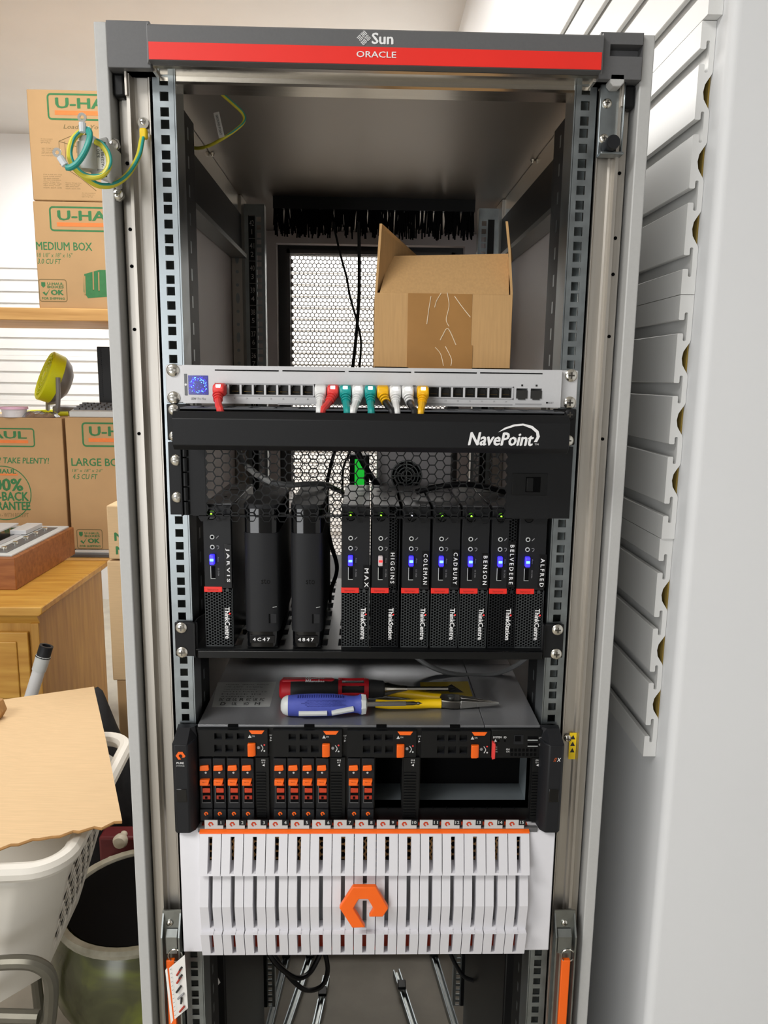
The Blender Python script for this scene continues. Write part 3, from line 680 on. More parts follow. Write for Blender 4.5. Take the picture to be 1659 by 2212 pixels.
# ---- small desktop computers standing on edge
def pc(px, word, lab, kind, led='led_blue', tape=None, on='led_green'):
    x0 = P(px, 1330, y=0).x; W, H, Dp = 34.6, 179, 183
    t = thing('mini_computer', lab, 'computer', (x0+W/2, Dp/2, SZ), group='small computers standing on the shelf'); o = Vector((x0, 0, SZ))
    t.location = o*S; OFF[t.name] = ZERO                 # local frame: origin at the front lower left corner
    st = kind == 'station'; g = 'pc_grille_dark' if st else 'pc_grille'
    MB().box(0, W, 5, Dp, 0, H-1).build('case', 'pc_side', t, bev=1, key='pc_case')
    MB().box(1, W-1, 8, Dp-2, H-1, H+.4).build('glare_plate', 'cover_glare', t, key='pc_glare', smooth=False)  # thin added plate, its grey paints the glare on a black top
    MB().box(W*.45, W*.55, 60, 64, H+.3, H+.7).box(W*.2, W*.8, 120, 123, H+.3, H+.7).build('cover_slots', 'void', t, key='pc_cslot', smooth=False)
    b = MB().prism([(1, 5), (1, 0), (W*.62, 0), (W*.62, 5)], 'z', 74, H-.6)
    zs = 75
    if st: MB().box(.4, W*.63, .4, 5, zs, H-.6).build('front_panel', 'pc_front', t, bev=.8, key='pc_fs')
    else: MB().box(.4, W-.4, .4, 5, zs, H-.6).build('front_panel', 'pc_front', t, bev=.8, key='pc_fp')
    R = 2.15
    if st:
        hp = MB().hexplate(R, W-R, 2.5, 73, .6, 1.2, R, 1.6, lambda x, z: 1.5 < x < W-1.5 and z < 72); hp.hexplate(W*.66, W-R, 76, H-5, .6, 1.2, R, 1.6, lambda x, z: W*.63 < x < W-1.5)
    else: hp = MB().hexplate(R, W-R, 2.5, 73, .6, 1.2, R, 1.6, lambda x, z: 1.5 < x < W-1.5 and 2 < z < 72)
    stuff(hp.build('front_grille', g, t, smooth=False, recalc=False, key='pc_grille_'+kind))
    MB().box(.2, W-.2, 4.2, 5, .2, 76).box(W*.63, W-.2, 4.2, 5, 76, H-1).build('grille_backing', 'void', t, smooth=False, key='pc_back')
    MB().box(0, W, .2, 2.4, 0, 1.6).box(0, .9, .2, 2.4, 0, 75).box(W-.9, W, .2, 2.4, 0, 75 if not st else H).build('grille_rim', g, t, bev=.4, key='pc_rim_'+kind)
    MB().box(-.2, W*.63, -.4, 3, 70.5, 77.2).build('red_strip', 'red_band', t, bev=.4, key='pc_red')
    cx = 11.2
    pb = MB().lathe([(0, 0), (5, 0), (5.8, -.6), (5.8, 1.2)], (cx, -.2, 166.5), (0, 1, 0), n=24).build('power_button', 'black_gloss', t, key='pc_btn')
    MB().sphere((cx-.2, -.9, 168), 1.15, n=10).build('power_led', on, pb, key='pc_led'+on)
    for z, nm in ((139.5, 'audio_jack'), (127, 'audio_jack')):
        j = MB().lathe([(1.75, -.6), (2.7, -.6), (2.9, 0), (2.9, 1), (1.75, 1)], (cx, .3, z), (0, 1, 0), n=18, closed=True).build(nm, 'tool_grey', t, key=nm+str(z))
        MB().cyl((cx, .1, z), (cx, .3, z), 1.8).build('jack_hole', 'void', j, key=nm+'h'+str(z))
    MB().tube([(cx+5, -.05, 138), (cx+8, -.05, 141)], .5, n=6, raw=True).build('microphone_mark', 'bezel_light', t, key='pc_mic')
    MB().tube([(cx+5, -.05, 128.5), (cx+7.5, -.05, 128.5), (cx+8, -.05, 126.5), (cx+6.2, -.05, 124.5)], .4, n=6).build('headphone_mark', 'bezel_light', t, key='pc_hp')
    d = MB().box(cx-2.9, cx+2.9, -6.5, .4, 106, 118.6).build('usb_receiver', led if led != 'led_red' else 'wifi_clear', t, bev=1.2, key='pc_usb'+led)
    MB().box(cx-2.2, cx+2.2, -6.9, -6.3, 111, 113.8).build('usb_glow', 'led_cyan' if led != 'led_red' else 'led_red', d, bev=.3, key='pc_glow'+led)
    u = MB().box(cx-2.7, cx+2.7, -.1, .5, 88, 103).build('usb_port', 'void', t, key='pc_up', smooth=False)
    MB().box(cx-2.9, cx-2.3, -.3, .5, 88, 103).box(cx-2.9, cx+2.9, -.3, .5, 87.4, 88).build('usb_shell', 'tool_grey', u, key='pc_us', smooth=False)
    text('SS 5Gb', (cx+6.8, .2, 96), 10, 1.7, t, 'bezel_light', right=-ZA, up=XA); text('Aou', (cx+6.8, .2, 112), 6, 1.7, t, 'bezel_light', right=-ZA, up=XA)
    text('lenovo', (W*.31, -.5, 73.8), 13, 2.6, t, 'red_slot')
    tx = W-6.6 if not st else W-11
    text('ThinkStation' if st else 'ThinkCentre', (W-7.4 if not st else W-9.6, .4, 31), 41, 6.2, t, 'print_white', right=-ZA, up=XA, bold=.03)
    MB().sphere((W-4.1 if not st else W-6.6, -.1, 43), .9, n=8).build('red_dot', 'led_red', t, key='pc_dot'+kind)
    z1, z0, tx = tape
    tp = MB().box(tx-4.6, tx+4.6, -.5, .5, z0, z1).build('label_tape', 'tape_black', t, bev=.3)
    text(word, (tx, -.6, (z0+z1)/2 - (2 if word in ('JARVIS', 'MAX', 'ALFRED') else 0)), min((z1-z0)*.86, len(word)*8.2), 5.0, tp, 'print_white', right=-ZA, up=XA, bold=.02, spacing=1.5)
G = 'narrow black desktop computer'
pc(443, 'JARVIS', 'small black computer labelled JARVIS standing apart at the shelf end', 'centre', tape=(131, 82, 29.5))
pc(737, 'MAX', 'small black computer with short label MAX beside the gap', 'centre', tape=(106, 78, 31))
pc(801, 'HIGGINS', 'small black computer labelled HIGGINS with a clear red-lit receiver', 'station', led='led_red', tape=(125, 80, 26))
pc(866, 'COLEMAN', 'small black computer labelled COLEMAN with a white power light', 'centre', on='led_white', tape=(124, 79, 29))
pc(930, 'CADBURY', 'small black computer labelled CADBURY between COLEMAN and BENSON', 'centre', tape=(126, 79, 29))
pc(992, 'BENSON', 'small black computer labelled BENSON between CADBURY and BELVEDERE', 'centre', tape=(122, 79, 30))
pc(1055, 'BELVEDERE', 'small black computer labelled BELVEDERE with a tall side grille', 'station', tape=(137, 79, 26))
pc(1113.5, 'ALFRED', 'small black computer labelled ALFRED at the end of the row', 'centre', tape=(121, 79, 30.5))
# ---- two tall black drive units with glossy bands
def unit(a, c_, word, lab):
    x0, x1 = P(a, 1385, y=-6).x, P(c_, 1385, y=-6).x; W = x1-x0
    t = thing('drive_unit', lab, 'computer', (x0, -6, SZ), group='plain black drive units on the shelf', local=True)
    def rr(i, dep):
        return [(i, dep), (i, 8+i), (i+2.4, 2.4+i), (8+i, i), (W-8-i, i), (W-2.4-i, 2.4+i), (W-i, 8+i), (W-i, dep)]
    MB().prism(rr(0, 200), 'z', 22, 146).build('case', 'charcoal', t, ang=50)
    MB().prism(rr(1.2, 200), 'z', 2, 22).build('gloss_foot', 'black_gloss', t, ang=50)
    MB().prism(rr(.6, 200), 'z', 146, 176).build('gloss_band', 'black_gloss', t, ang=50)
    MB().prism(rr(0, 200), 'z', 176, 181).build('top_cap', 'charcoal', t, ang=50)
    MB().box(3, W-3, 6, 190, 0, 2).build('foot_pad', 'black_plastic', t, smooth=False)
    text('sto', (W*.62, -.2, 86), 11, 6, t, 'black_gloss')
    MB().box(W-13, W-11, -.3, .4, 33, 45).build('port_slot', 'void', t, smooth=False)
    MB().box(W-11, W-3.5, -.2, .4, 33, 45).build('port_cover', 'charcoal', t, bev=.4)
    MB().slab([(W-8, -.3, 53), (W-3, -.1, 54), (W-3, -.1, 54.6), (W-8, -.3, 53.7)], (0, -1, 0), .2).build('scratch', 'tool_grey', t, smooth=False)
    l = MB().box(W*.13, W*.86, -.4, 1.6, 7.5, 17).build('label_tape', 'tape_black', t, bev=.3)
    text(word, (W*.47, -.5, 12.3), W*.5, 4.4, l, 'print_white', bold=.02, spacing=1.4)
unit(530, 604, '4C47', 'tall plain black drive unit with embossed label 4C47')
unit(629, 697, '4847', 'tall plain black drive unit with embossed label 4847')
# ---- storage array with orange latches
AY = -14; AZ0, AZ1 = 1063.6, 1194.5
ar = thing('storage_array', 'black storage array with orange drive latches and two empty bays', 'storage array', (0, 300, AZ0))
def LOGO(cx, cz, R):
    t = [(-24, 44), (22, 44), (52, -4), (40, -20), (12, -20), (22, -4), (9, 17), (-11, 17), (-22, -1), (3, -42), (-25, -44), (-53, 1)]
    return [(cx+a/53*R, cz+c_/53*R) for a, c_ in t]
bayA = (P(810, 1700, y=-8).x, P(868, 1700, y=-8).x); bayB = (P(907, 1700, y=-8).x, P(1143, 1700, y=-8).x)
ztop = P(900, 1637, y=-8).z; zbot = P(900, 1746, y=-8).z
b = MB().box(-217, 217, -8, 12, ztop, AZ1-1.5).box(-217, 217, -8, 12, AZ0, zbot).box(-217, bayA[0], -8, 12, zbot, ztop).box(bayA[1], bayB[0], -8, 12, zbot, ztop).box(bayB[1], 217, -8, 12, zbot, ztop)
b.build('chassis_front', 'black_plastic', ar, smooth=False)
b = MB().box(-217, 217, 12, 55, ztop+2, AZ1-1.5).box(-217, 217, 12, 55, AZ0, zbot-2).box(-217, bayA[0]-1, 12, 55, zbot-2, ztop+2).box(bayA[1]+1, bayB[0]-1, 12, 55, zbot-2, ztop+2).box(bayB[1]+4, 217, 12, 55, zbot-2, ztop+2).box(-217, 217, 55, 690, AZ0, AZ1-1.5)
b.build('chassis', 'black_powder', ar, smooth=False)
for x0, x1 in (bayA, bayB):
    by = MB().box(x0-.9, x1+.9, -6, 55, zbot-1.9, zbot).build('bay_floor', 'cavity_steel', ar, smooth=False)
    box('bay_back', 'void', ar, x0-.9, x1+.9, 53, 54.9, zbot, ztop)
    n = 2 if x1-x0 < 60 else 8
    for k in range(1, n): MB().box(x0+(x1-x0)*k/n-.6, x0+(x1-x0)*k/n+.6, -8.6, -5, zbot-1, zbot+.6).build('guide_notch', 'void', ar, smooth=False)
MB().box(bayB[1], bayB[1]+3.9, -6, 53, zbot, ztop).build('bay_side', 'cavity_steel', ar, smooth=False)
xs_ = P(1047, 1567, z=1196).x
lid = box('lid', 'lid_grey', ar, -216, xs_-.4, -7, 560, AZ1-1.5, 1196, bev=.4)
box('lid_side_plate', 'lid_grey', ar, xs_+.4, 217, -7, 200, AZ1-1.5, 1196, bev=.4); box('lid_side_plate', 'lid_grey', ar, xs_+.4, 217, 200.8, 560, AZ1-1.5, 1196, bev=.4)
b = MB()
for px in (503, 668, 824, 983): 
    x = P(px, 1567, z=1196).x; b.box(x-6.5, x+6.5, -7.6, -5, AZ1-1.5, 1196.4)
b.build('lid_notches', 'void', ar, smooth=False)
# side handles
for s in (-1, 1):
    pr = [(s*216, -12), (s*218, -26), (s*224, -33), (s*240, -33), (s*243.5, -29), (s*243.5, -4), (s*216, -4)]
    h = MB().prism(pr, 'z', AZ0-1, AZ1-12).build('side_handle', 'charcoal', ar, bev=1.5)
    MB().add([(s*216, -12, AZ1-12), (s*224, -33, AZ1-12), (s*242, -33, AZ1-12), (s*243.5, -4, AZ1-12), (s*216, -4, AZ1-12), (s*219, -10, AZ1+1), (s*224, -14, AZ1+1), (s*240, -14, AZ1+1), (s*241, -4, AZ1+1), (s*216, -4, AZ1+1)],
             [(0, 1, 6, 5), (1, 2, 7, 6), (2, 3, 8, 7), (3, 4, 9, 8), (4, 0, 5, 9), (5, 6, 7, 8, 9), (4, 3, 2, 1, 0)]).build('handle_top', 'charcoal', h, smooth=False)
    box('release_button', 'black_gloss', h, min(s*226, s*239), max(s*226, s*239), -33.6, -30, AZ0+42, AZ0+60, bev=.8)
    if s < 0:
        p = P(390, 1633, y=-34); MB().prism(LOGO(p.x, p.z, 6), 'y', -33.8, -33).build('logo', 'orange', h, smooth=False)
        p = P(389, 1649, y=-34); text('PURE', (p.x, -33.2, p.z), 9, 2.6, h, bold=.02); text('STORAGE', (p.x, -33.2, p.z-3.6), 10, 1.8, h, 'tool_grey')
    else:
        p = P(1204, 1642, y=-34); text('//', (p.x-2.5, -33.2, p.z), 4, 5, h, 'orange', shear=.2); text('X', (p.x+2.2, -33.2, p.z), 5, 5, h, shear=.2, bold=.02)
FX = lambda px, py=1660: P(px, py, y=AY).x
FZ = lambda py, px=700: P(px, py, y=AY).z
# cache modules in the upper row
def nv(k):
    d = 160.4*k; y0 = (0, 1, 2, 3)[k]*1.2
    x0, x1, z0, z1 = RC(429+d, 1577.5+y0*.6, 578+d, 1634+y0*.6, AY)
    t = MB(); win = [RC(a+d, b_+y0, c_+d, e_+y0, AY) for a, b_, c_, e_ in ((463, 1584, 479, 1598), (487, 1584, 503.5, 1598), (511.5, 1584, 528, 1598), (463, 1609, 479, 1625), (487, 1609, 503.5, 1625), (511.5, 1609, 528, 1625))]
    zr = sorted({round(v, 2) for v in (win[0][2], win[0][3], win[3][2], win[3][3])}); rows = ((win[0][2], win[0][3], win[:3]), (win[3][2], win[3][3], win[3:]))
    t.box(x0, x1, AY, -8, z0, rows[1][0]).box(x0, x1, AY, -8, rows[1][1], rows[0][0]).box(x0, x1, AY, -8, rows[0][1], z1)
    for za, zb_, ws in rows:
        l = x0
        for wn in ws: t.box(l, wn[0], AY, -8, za, zb_); l = wn[1]
        t.box(l, x1, AY, -8, za, zb_)
    o = t.build('cache_module', 'black_plastic', ar, smooth=False)
    for wn in win: MB().box(wn[0], wn[1], AY+.6, -8, wn[2], wn[2]+.7).build('window_sill', 'charcoal', o, smooth=False)
    a0, a1, c0, c1 = RC(538+d, 1577.7+y0, 571+d, 1585+y0, AY); MB().prism([(a0, c1), (a1, c1), (a1-3.2, c0), (a0+3.2, c0)], 'y', AY-.8, AY).build('orange_tab', 'orange', o, smooth=False)
    a0, a1, c0, c1 = RC(536+d, 1604+y0, 552.5+d, 1631+y0, AY); MB().prism([(a0, AY), (a0, AY-5), (a1-3, AY-5), (a1, AY-3), (a1, AY)], 'z', c0, c1).build('orange_latch', 'orange', o, bev=.8)
    p = P(558.5+d, 1615+y0, y=AY); MB().lathe([(0, -.6), (1.7, -.6), (2, 0)], (p.x, AY, p.z), (0, 1, 0)).build('lock_screw', 'bezel_light', o)
    q = [P(564+d, 1609+y0, y=AY-.3), P(568+d, 1616+y0, y=AY-.3), P(564.5+d, 1623+y0, y=AY-.3)]; MB().tube(q, .55, n=6).build('arc_mark', 'tool_grey', o)
    for (a, c_, m_) in ((571, 1609, 'red_boot'), (571, 1622, 'tool_grey')):
        p = P(a+d, c_+y0, y=AY); MB().cyl((p.x, AY-.2, p.z), (p.x, AY, p.z), 1.1, n=10).build('lock_mark', m_, o)
    p = P(539.5+d, 1590.5+y0, y=AY); MB().prism([(p.x-2.2, p.z-2), (p.x+2.2, p.z-2), (p.x, p.z+2.2)], 'y', AY-.25, AY).build('alert_mark', 'tool_grey', o, smooth=False)
    textR('ON', 544+d, 1588.5+y0, 550+d, 1592+y0, AY, o, 'tool_grey')
    p = P(585+d-(161 if False else 0), 1596+y0, y=-8.2)
    text('NV', (p.x, -8.2, p.z+5), 3.6, 2.2, ar); text(str(k+1) if k < 3 else '4', (p.x, -8.2, p.z+1.4), 1.6, 2.2, ar); MB().prism([(p.x-1.3, p.z-.6), (p.x+1.3, p.z-2), (p.x-1.3, p.z-3.4)], 'y', -8.4, -8).build('arrow_mark', 'print_white', ar, smooth=False)
for k in range(4): nv(k)
# flash drives
def drive(a):
    c_ = a+26.8; x0, x1, z0, z1 = RC(a, 1639, c_, 1771, AY); W = x1-x0
    fz = lambda v: FZ(v, (a+c_)/2)
    o = MB().box(x0, x1, AY, -8, fz(1746), z1).build('flash_module', 'charcoal', ar, bev=.5)
    MB().box(x0, x1, AY-2.5, -8, z0, fz(1746.6)).build('module_foot', 'charcoal', o, bev=.5)
    MB().prism([(x0+1.6, fz(1653)), (x1-3.4, fz(1651.5)), (x1-2.6, fz(1661)), (x1-5, fz(1663)), (x0+1.2, fz(1663))], 'y', AY-3.2, AY).build('orange_button', 'orange', o, bev=.6)
    p = P((a+c_)/2-.5, 1669, y=AY); MB().sphere((p.x, AY-.1, p.z), 1.5, n=10, sc=(1, .5, 1)).build('status_dot', 'tool_grey', o)
    w0, w1 = x0+2.6, x1-2
    MB().box(w0, w1, AY-.15, AY, fz(1733), fz(1690)).build('latch_window', 'void', o, smooth=False)
    MB().box(w0, w0+.6, AY-1, AY, fz(1733), fz(1690)).box(w0, w1, AY-1, AY, fz(1734), fz(1732.6)).build('window_rim', 'bezel_grey', o, smooth=False)
    MB().prism([(x0+1.6, fz(1681)), (x1-2, fz(1681)), (x1-4, fz(1692.5)), (x0+1.4, fz(1692.5))], 'y', AY-5.5, AY).build('orange_lever', 'orange', o, bev=.6)
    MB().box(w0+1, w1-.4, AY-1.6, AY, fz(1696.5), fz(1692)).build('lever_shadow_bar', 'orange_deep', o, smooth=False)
    MB().box(w0+1.2, w1-.4, AY-1.2, AY, fz(1711.5), fz(1702)).build('lever_bar', 'orange_deep', o, bev=.4)
    MB().box(w0+1.2, w1-.4, AY-.9, AY, fz(1726), fz(1718)).build('lever_bar', 'red_slot', o, bev=.3)
    MB().box(w0+4, w0+7, AY-1.2, AY-.8, fz(1724.5), fz(1719.5)).build('lever_slot', 'void', o, smooth=False)
    text('N-1T', ((x0+x1)/2-.4, AY-5.6, fz(1685)), 5.4, 1.3, o, 'ink')
    p = P((a+c_)/2+.6, 1757.5, y=AY-2.5); MB().prism(LOGO(p.x, p.z, 2.9), 'y', AY-3, AY-2.4).build('logo', 'orange', o, smooth=False)
for a in (431.5, 461, 491.5, 522, 591.5, 621.5, 652, 683, 751, 781): drive(a)
# ribbed dividers
for k, (a, c_, w_) in enumerate(((553, 581, '0-3'), (713.5, 745, '4-7'), (871, 905, '8-11'), (1147.5, 1169.5, '12-15'))):
    x0, x1, z0, z1 = RC(a, 1638, c_, 1776, AY)
    o = MB().box(x0, x1, AY+1.5, -8, z0, z1).build('ribbed_divider', 'black_plastic', ar, smooth=False)
    b = MB(); v = 1670
    while v < 1768: b.box(x0+.6, x1-4 if k < 3 else x1-.6, AY, AY+1.5, FZ(v+3), FZ(v)); v += 6.2
    b.build('ribs', 'black_plastic', o, smooth=False)
    xc = (x0+x1)/2+(1.5 if k < 3 else 0); zc = FZ(1646, (a+c_)/2)
    text('FM', (xc, AY+1.4, zc+1.6), 4.6, 2, o); text(w_, (xc, AY+1.4, zc-1.4), 4.2+.5*(len(w_)-3), 2, o); MB().prism([(xc+1.4, zc-3.6), (xc-1.6, zc-5.1), (xc+1.4, zc-6.6)], 'y', AY+1.2, AY+1.5).build('arrow_mark', 'print_white', o, smooth=False)
# service panel at the right end
x0, x1, z0, z1 = RC(1061, 1578, 1171, 1637, AY); sp = box('service_panel', 'black_plastic', ar, x0, x1, AY+1, -8, z0, z1, bev=.5)
textR('SYSTEM', 1065, 1590.5, 1083.5, 1594.5, AY, sp, bold=.01); textR('ID', 1088.5, 1590.5, 1094, 1594.5, AY, sp, bold=.01)
q0, q1, q2_, q3 = RC(1062, 1598, 1068.5, 1636, AY); MB().prism([(q0, q2_), (q0, q3-1), (q1, q3-3), (q1, q2_+1)], 'y', AY-6, AY+1).build('orange_lever', 'red_boot', sp, bev=.5)
p = P(1070.5, 1600.5, y=AY); MB().prism([(p.x-1.8, p.z-1.6), (p.x+1.8, p.z-1.6), (p.x, p.z+2)], 'y', AY+.6, AY+1).build('alert_mark', 'tool_grey', sp, smooth=False)
for px in (1077, 1091): p = P(px, 1601, y=AY); MB().cyl((p.x, AY+.5, p.z), (p.x, AY+1, p.z), 1.4).build('indicator_hole', 'void', sp)
q0, q1, q2_, q3 = RC(1110, 1588, 1131, 1608, AY)
pw_ = MB().box(q0, q1, AY+.4, AY+1, q2_, q3).build('power_recess', 'charcoal', sp, smooth=False); MB().box(q0+1.5, q1-3.5, AY, AY+.5, q2_+4, q3-1.5).build('power_button', 'void', pw_, smooth=False)
for (a, c_) in ((1591.5, 1600), (1606, 1613)):
    q0, q1, q2_, q3 = RC(1140, a, 1162, c_, AY); u = MB().box(q0, q1, AY+.6, AY+1, q2_, q3).build('usb_port', 'void', sp, smooth=False); MB().box(q0, q1, AY+.3, AY+.7, q2_, q2_+1).build('usb_tongue', 'tool_grey', u, smooth=False)
textR('CT0', 1164, 1592.5, 1172, 1596, AY, sp); textR('CT1', 1164, 1606.5, 1171, 1610, AY, sp); textR('FM', 1093.5, 1617, 1100.5, 1620.5, AY, sp); textR('CT1', 1093.5, 1622, 1100.5, 1625.5, AY, sp)
for k, w_ in enumerate(('IC', 'NV', 'FM')): textR(w_, 1069.5, 1611.5+k*5.4, 1074, 1615+k*5.4, AY, sp)
b = MB()
for r_ in range(2):
    for k in range(7): q0, q1, q2_, q3 = RC(1103+k*8.4, 1618+r_*9.6, 1108.5+k*8.4, 1624+r_*9.6, AY); b.box(q0, q1, AY+.6, AY+1.1, q2_, q3)
b.build('speaker_slots', 'void', sp, smooth=False)
# stickers on the lid
q = [P(470, 1474, z=1196), P(597, 1473, z=1196), P(583, 1526, z=1196), P(458, 1527, z=1196)]
st = MB().slab(q, (0, 0, 1), .25).build('rating_label', 'sticker_silver', ar, smooth=False)
rr, uu = (q[2]-q[3]).normalized(), (q[0]-q[3]).normalized(); rr = Vector((1, 0, 0)); uu = Vector((0, 1, 0)); lc = (q[0]+q[1]+q[2]+q[3])/4+Vector((0, 0, .3)); W_ = q[2].x-q[3].x; H_ = q[0].y-q[3].y
for k in range(6): text(('MODEL  SERIAL  INPUT', '100-240V  50/60Hz', 'THIS DEVICE COMPLIES', 'WITH PART 15', 'MADE IN', 'ASSEMBLED')[k], lc+uu*(H_*(.38-.1*k))+rr*(-W_*.05*(k % 3)), W_*(.8-.1*(k % 3)), 3, st, 'ink', right=rr, up=uu)
for k, w_ in enumerate(('EAC', 'CE', 'UL', 'R', 'KC', 'UK', 'FC')): text(w_, lc+uu*(-H_*.24)+rr*(W_*(-.36+.12*k)), 6, 9, st, 'ink', right=rr, up=uu, bold=.02)
for k, w_ in enumerate(('D', 'UL', 'VCI', 'M')): text(w_, lc+uu*(-H_*.4)+rr*(W_*(-.3+.2*k)), 7, 9, st, 'ink', right=rr, up=uu, bold=.02)
q = [P(907, 1474, z=1196), P(1011, 1472, z=1196), P(1021, 1504, z=1196), P(912, 1506, z=1196)]
st = MB().slab(q, (0, 0, 1), .25).build('warning_label', 'warning_yellow', ar, smooth=False)
pc_ = (q[0]+q[1]+q[2]+q[3])/4; b = MB().slab([pc_+Vector((4, -12, .3)), pc_+Vector((24, -12, .3)), pc_+Vector((10, 16, .3)), pc_+Vector((2, 8, .3))], (0, 0, 1), .2); b.build('warning_mark', 'ink', st, smooth=False)
# ---- blade chassis with sculpted white bezel
BY = -25; BZ0, BZ1 = 885.5, 1062.5
fb = thing('blade_chassis', 'blade chassis behind a sculpted white bezel with orange hexagon emblem', 'storage array', (0, 300, BZ0))
box('chassis', 'black_powder', fb, -217, 217, -2, 700, BZ0, BZ1-.5)
FBX = lambda px, y: P(px, 1930, y=y).x
fx0, fx1 = P(431, 1930, y=-38).x, P(1141, 1930, y=-38).x; pit = (fx1-fx0)/15
yb = BY
for s in (-1, 1):
    xi = fx0 if s < 0 else fx1; lo, hi = sorted((xi, s*239.5))
    MB().prism([(BY, BZ0+2), (BY, BZ1-8), (BY+5, BZ1), (-2, BZ1), (-2, BZ0+2)], 'x', lo, hi).build('bezel_side_plate', 'white_plastic', fb, bev=1.2)
core = MB().box(fx0, fx1, BY+3, -2.2, BZ0+2, BZ1).build('bezel_core', 'orange_deep', fb, smooth=False)
MB().prism([(BY+3, BZ1+1), (BY-3, BZ1-1), (BY-3, BZ1-4), (BY+3, BZ1-4)], 'x', fx0, fx1).build('orange_edge', 'orange', fb, smooth=False)
MB().hexplate(fx0+4, fx1-4, BZ1-60, BZ1-14, BY+1.5, 1, 5.6, 4.2, lambda x, z: True).build('mesh_strip', 'cardboard_dark', core, smooth=False, recalc=False)
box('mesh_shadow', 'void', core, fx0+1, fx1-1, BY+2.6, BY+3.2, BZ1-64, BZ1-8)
zz = lambda v, y: P(786, v, y=y).z
za = BZ1-3.5; zb1 = zz(1893, -44); zc0 = zz(1900, -34); zc1 = zz(1961, -44); zc2 = zz(2011, -37); zd0 = zz(2013, -44); zd1 = zz(2019, -44); zd2 = zz(2063, -36)
secA = [(BY+1, za), (-29, za), (-43, zb1), (-33, zb1-1), (BY+1, zb1-1)]
secB = [(BY+1, zb1-1), (-33, zb1-1), (-42, zc1), (-35, zc2), (BY+1, zc2)]
secC = [(BY+1, zc2), (-37, zc2), (-43, zc2-.5), (-43, zd1), (-35, zd2), (BY+1, zd2)]
sl = 5.2
def slat_key(nm, sec, w): return mdata('fb'+nm, lambda b: b.prism(sec, 'x', 0, w), 'white_plastic', ang=20)
fw = (pit-1.0-sl)/2
for k in range(15):
    xk = fx0+k*pit+.5
    col = inst('bezel_fin', slat_key('A', secA, fw), fb, (xk, 0, 0)); inst('bezel_fin', slat_key('A', secA, fw), fb, (xk+fw+sl, 0, 0))
    inst('bezel_fin', slat_key('B', secB, fw), fb, (xk, 0, 0)); inst('bezel_fin', slat_key('B', secB, fw), fb, (xk+fw+sl, 0, 0))
    inst('bezel_fin', slat_key('C', secC, fw), fb, (xk, 0, 0)); inst('bezel_fin', slat_key('C', secC, fw), fb, (xk+fw+sl, 0, 0))
    for nm_, sec_ in (('a', [(BY+1, za), (-29, za), (-30, za-3), (BY+1, za-3)]), ('b', [(BY+1, zb1+9), (-36, zb1+3), (-42, zb1+2.5), (-43, zb1), (-33, zb1-1), (BY+1, zb1-1)]), ('c', [(BY+1, zc2+6), (-36, zc2+4), (-36, zc2), (BY+1, zc2)]), ('d', [(BY+1, zd2+3), (-35.5, zd2+3), (-35, zd2), (BY+1, zd2)]), ('e', [(BY+1, zc2), (-38, zc2), (-43, zc2-.5), (-43, zd1), (BY+1, zd1)])):
        inst('fin_bridge', mdata('fbbr'+nm_, lambda b: b.prism(sec_, 'x', 0, sl), 'white_plastic'), fb, (xk+fw, 0, 0))
    box('slot_shade', 'bezel_light', fb, xk+fw, xk+fw+sl, BY+1.4, BY+2.9, zc2+6, zb1-4) if k % 1 == 0 else None  # grey plate paints the white slot walls as if in shadow
# hexagon emblem
pts = [(762, 1917), (812, 1917), (839, 1963), (827, 1981), (797, 1981), (807, 1964), (795, 1943), (775, 1943), (763, 1963), (789, 2004), (761, 2005), (733, 1962)]
ly = -52; q = [P(a, c_, y=ly) for a, c_ in pts]; MB().prism([(p.x, p.z) for p in q], 'y', ly, ly+7).build('hexagon_emblem', 'orange', fb, bev=1)
p = P(786, 1935, y=-44); MB().box(p.x-14, p.x+14, ly+7, -30, p.z-6, p.z+8).build('emblem_mount', 'white_plastic', fb, smooth=False)
# numbered tabs along the top
box('tab_strip', 'bezel_grey', fb, -216, 216, BY+1, BY+6, BZ1-4, P(786, 1789, y=BY).z)
for k in range(15):
    p = P(458+46.45*k, 1781+.35*k, y=BY); x = p.x; z0, z1 = P(786, 1790, y=BY).z, P(786, 1772, y=BY).z; h = z1-z0
    tb = MB().prism([(x-9.3, z0), (x-9.3, z1), (x+7, z1), (x+7, z0+h*.38), (x+14, z0+h*.38), (x+14, z0)], 'y', BY, BY+1.2).build('number_tab', 'tab_grey', fb, smooth=False)
    MB().prism(LOGO(x-1.5, (z0+z1)/2+.6, 3.6), 'y', BY-.3, BY).build('logo', 'orange_deep', tb, smooth=False)
    MB().prism([(x+7, z0+h*.38), (x+7, z1), (x+16, z1), (x+16, z0+h*.38)], 'y', BY+.6, BY+1.6).build('number_plate', 'charcoal', tb, smooth=False)
    text(str(k+1), (x+11.2, BY+.5, z0+h*.72), 0 if k < 9 else 5.2, 4.4, tb, 'tool_grey', bold=.02)
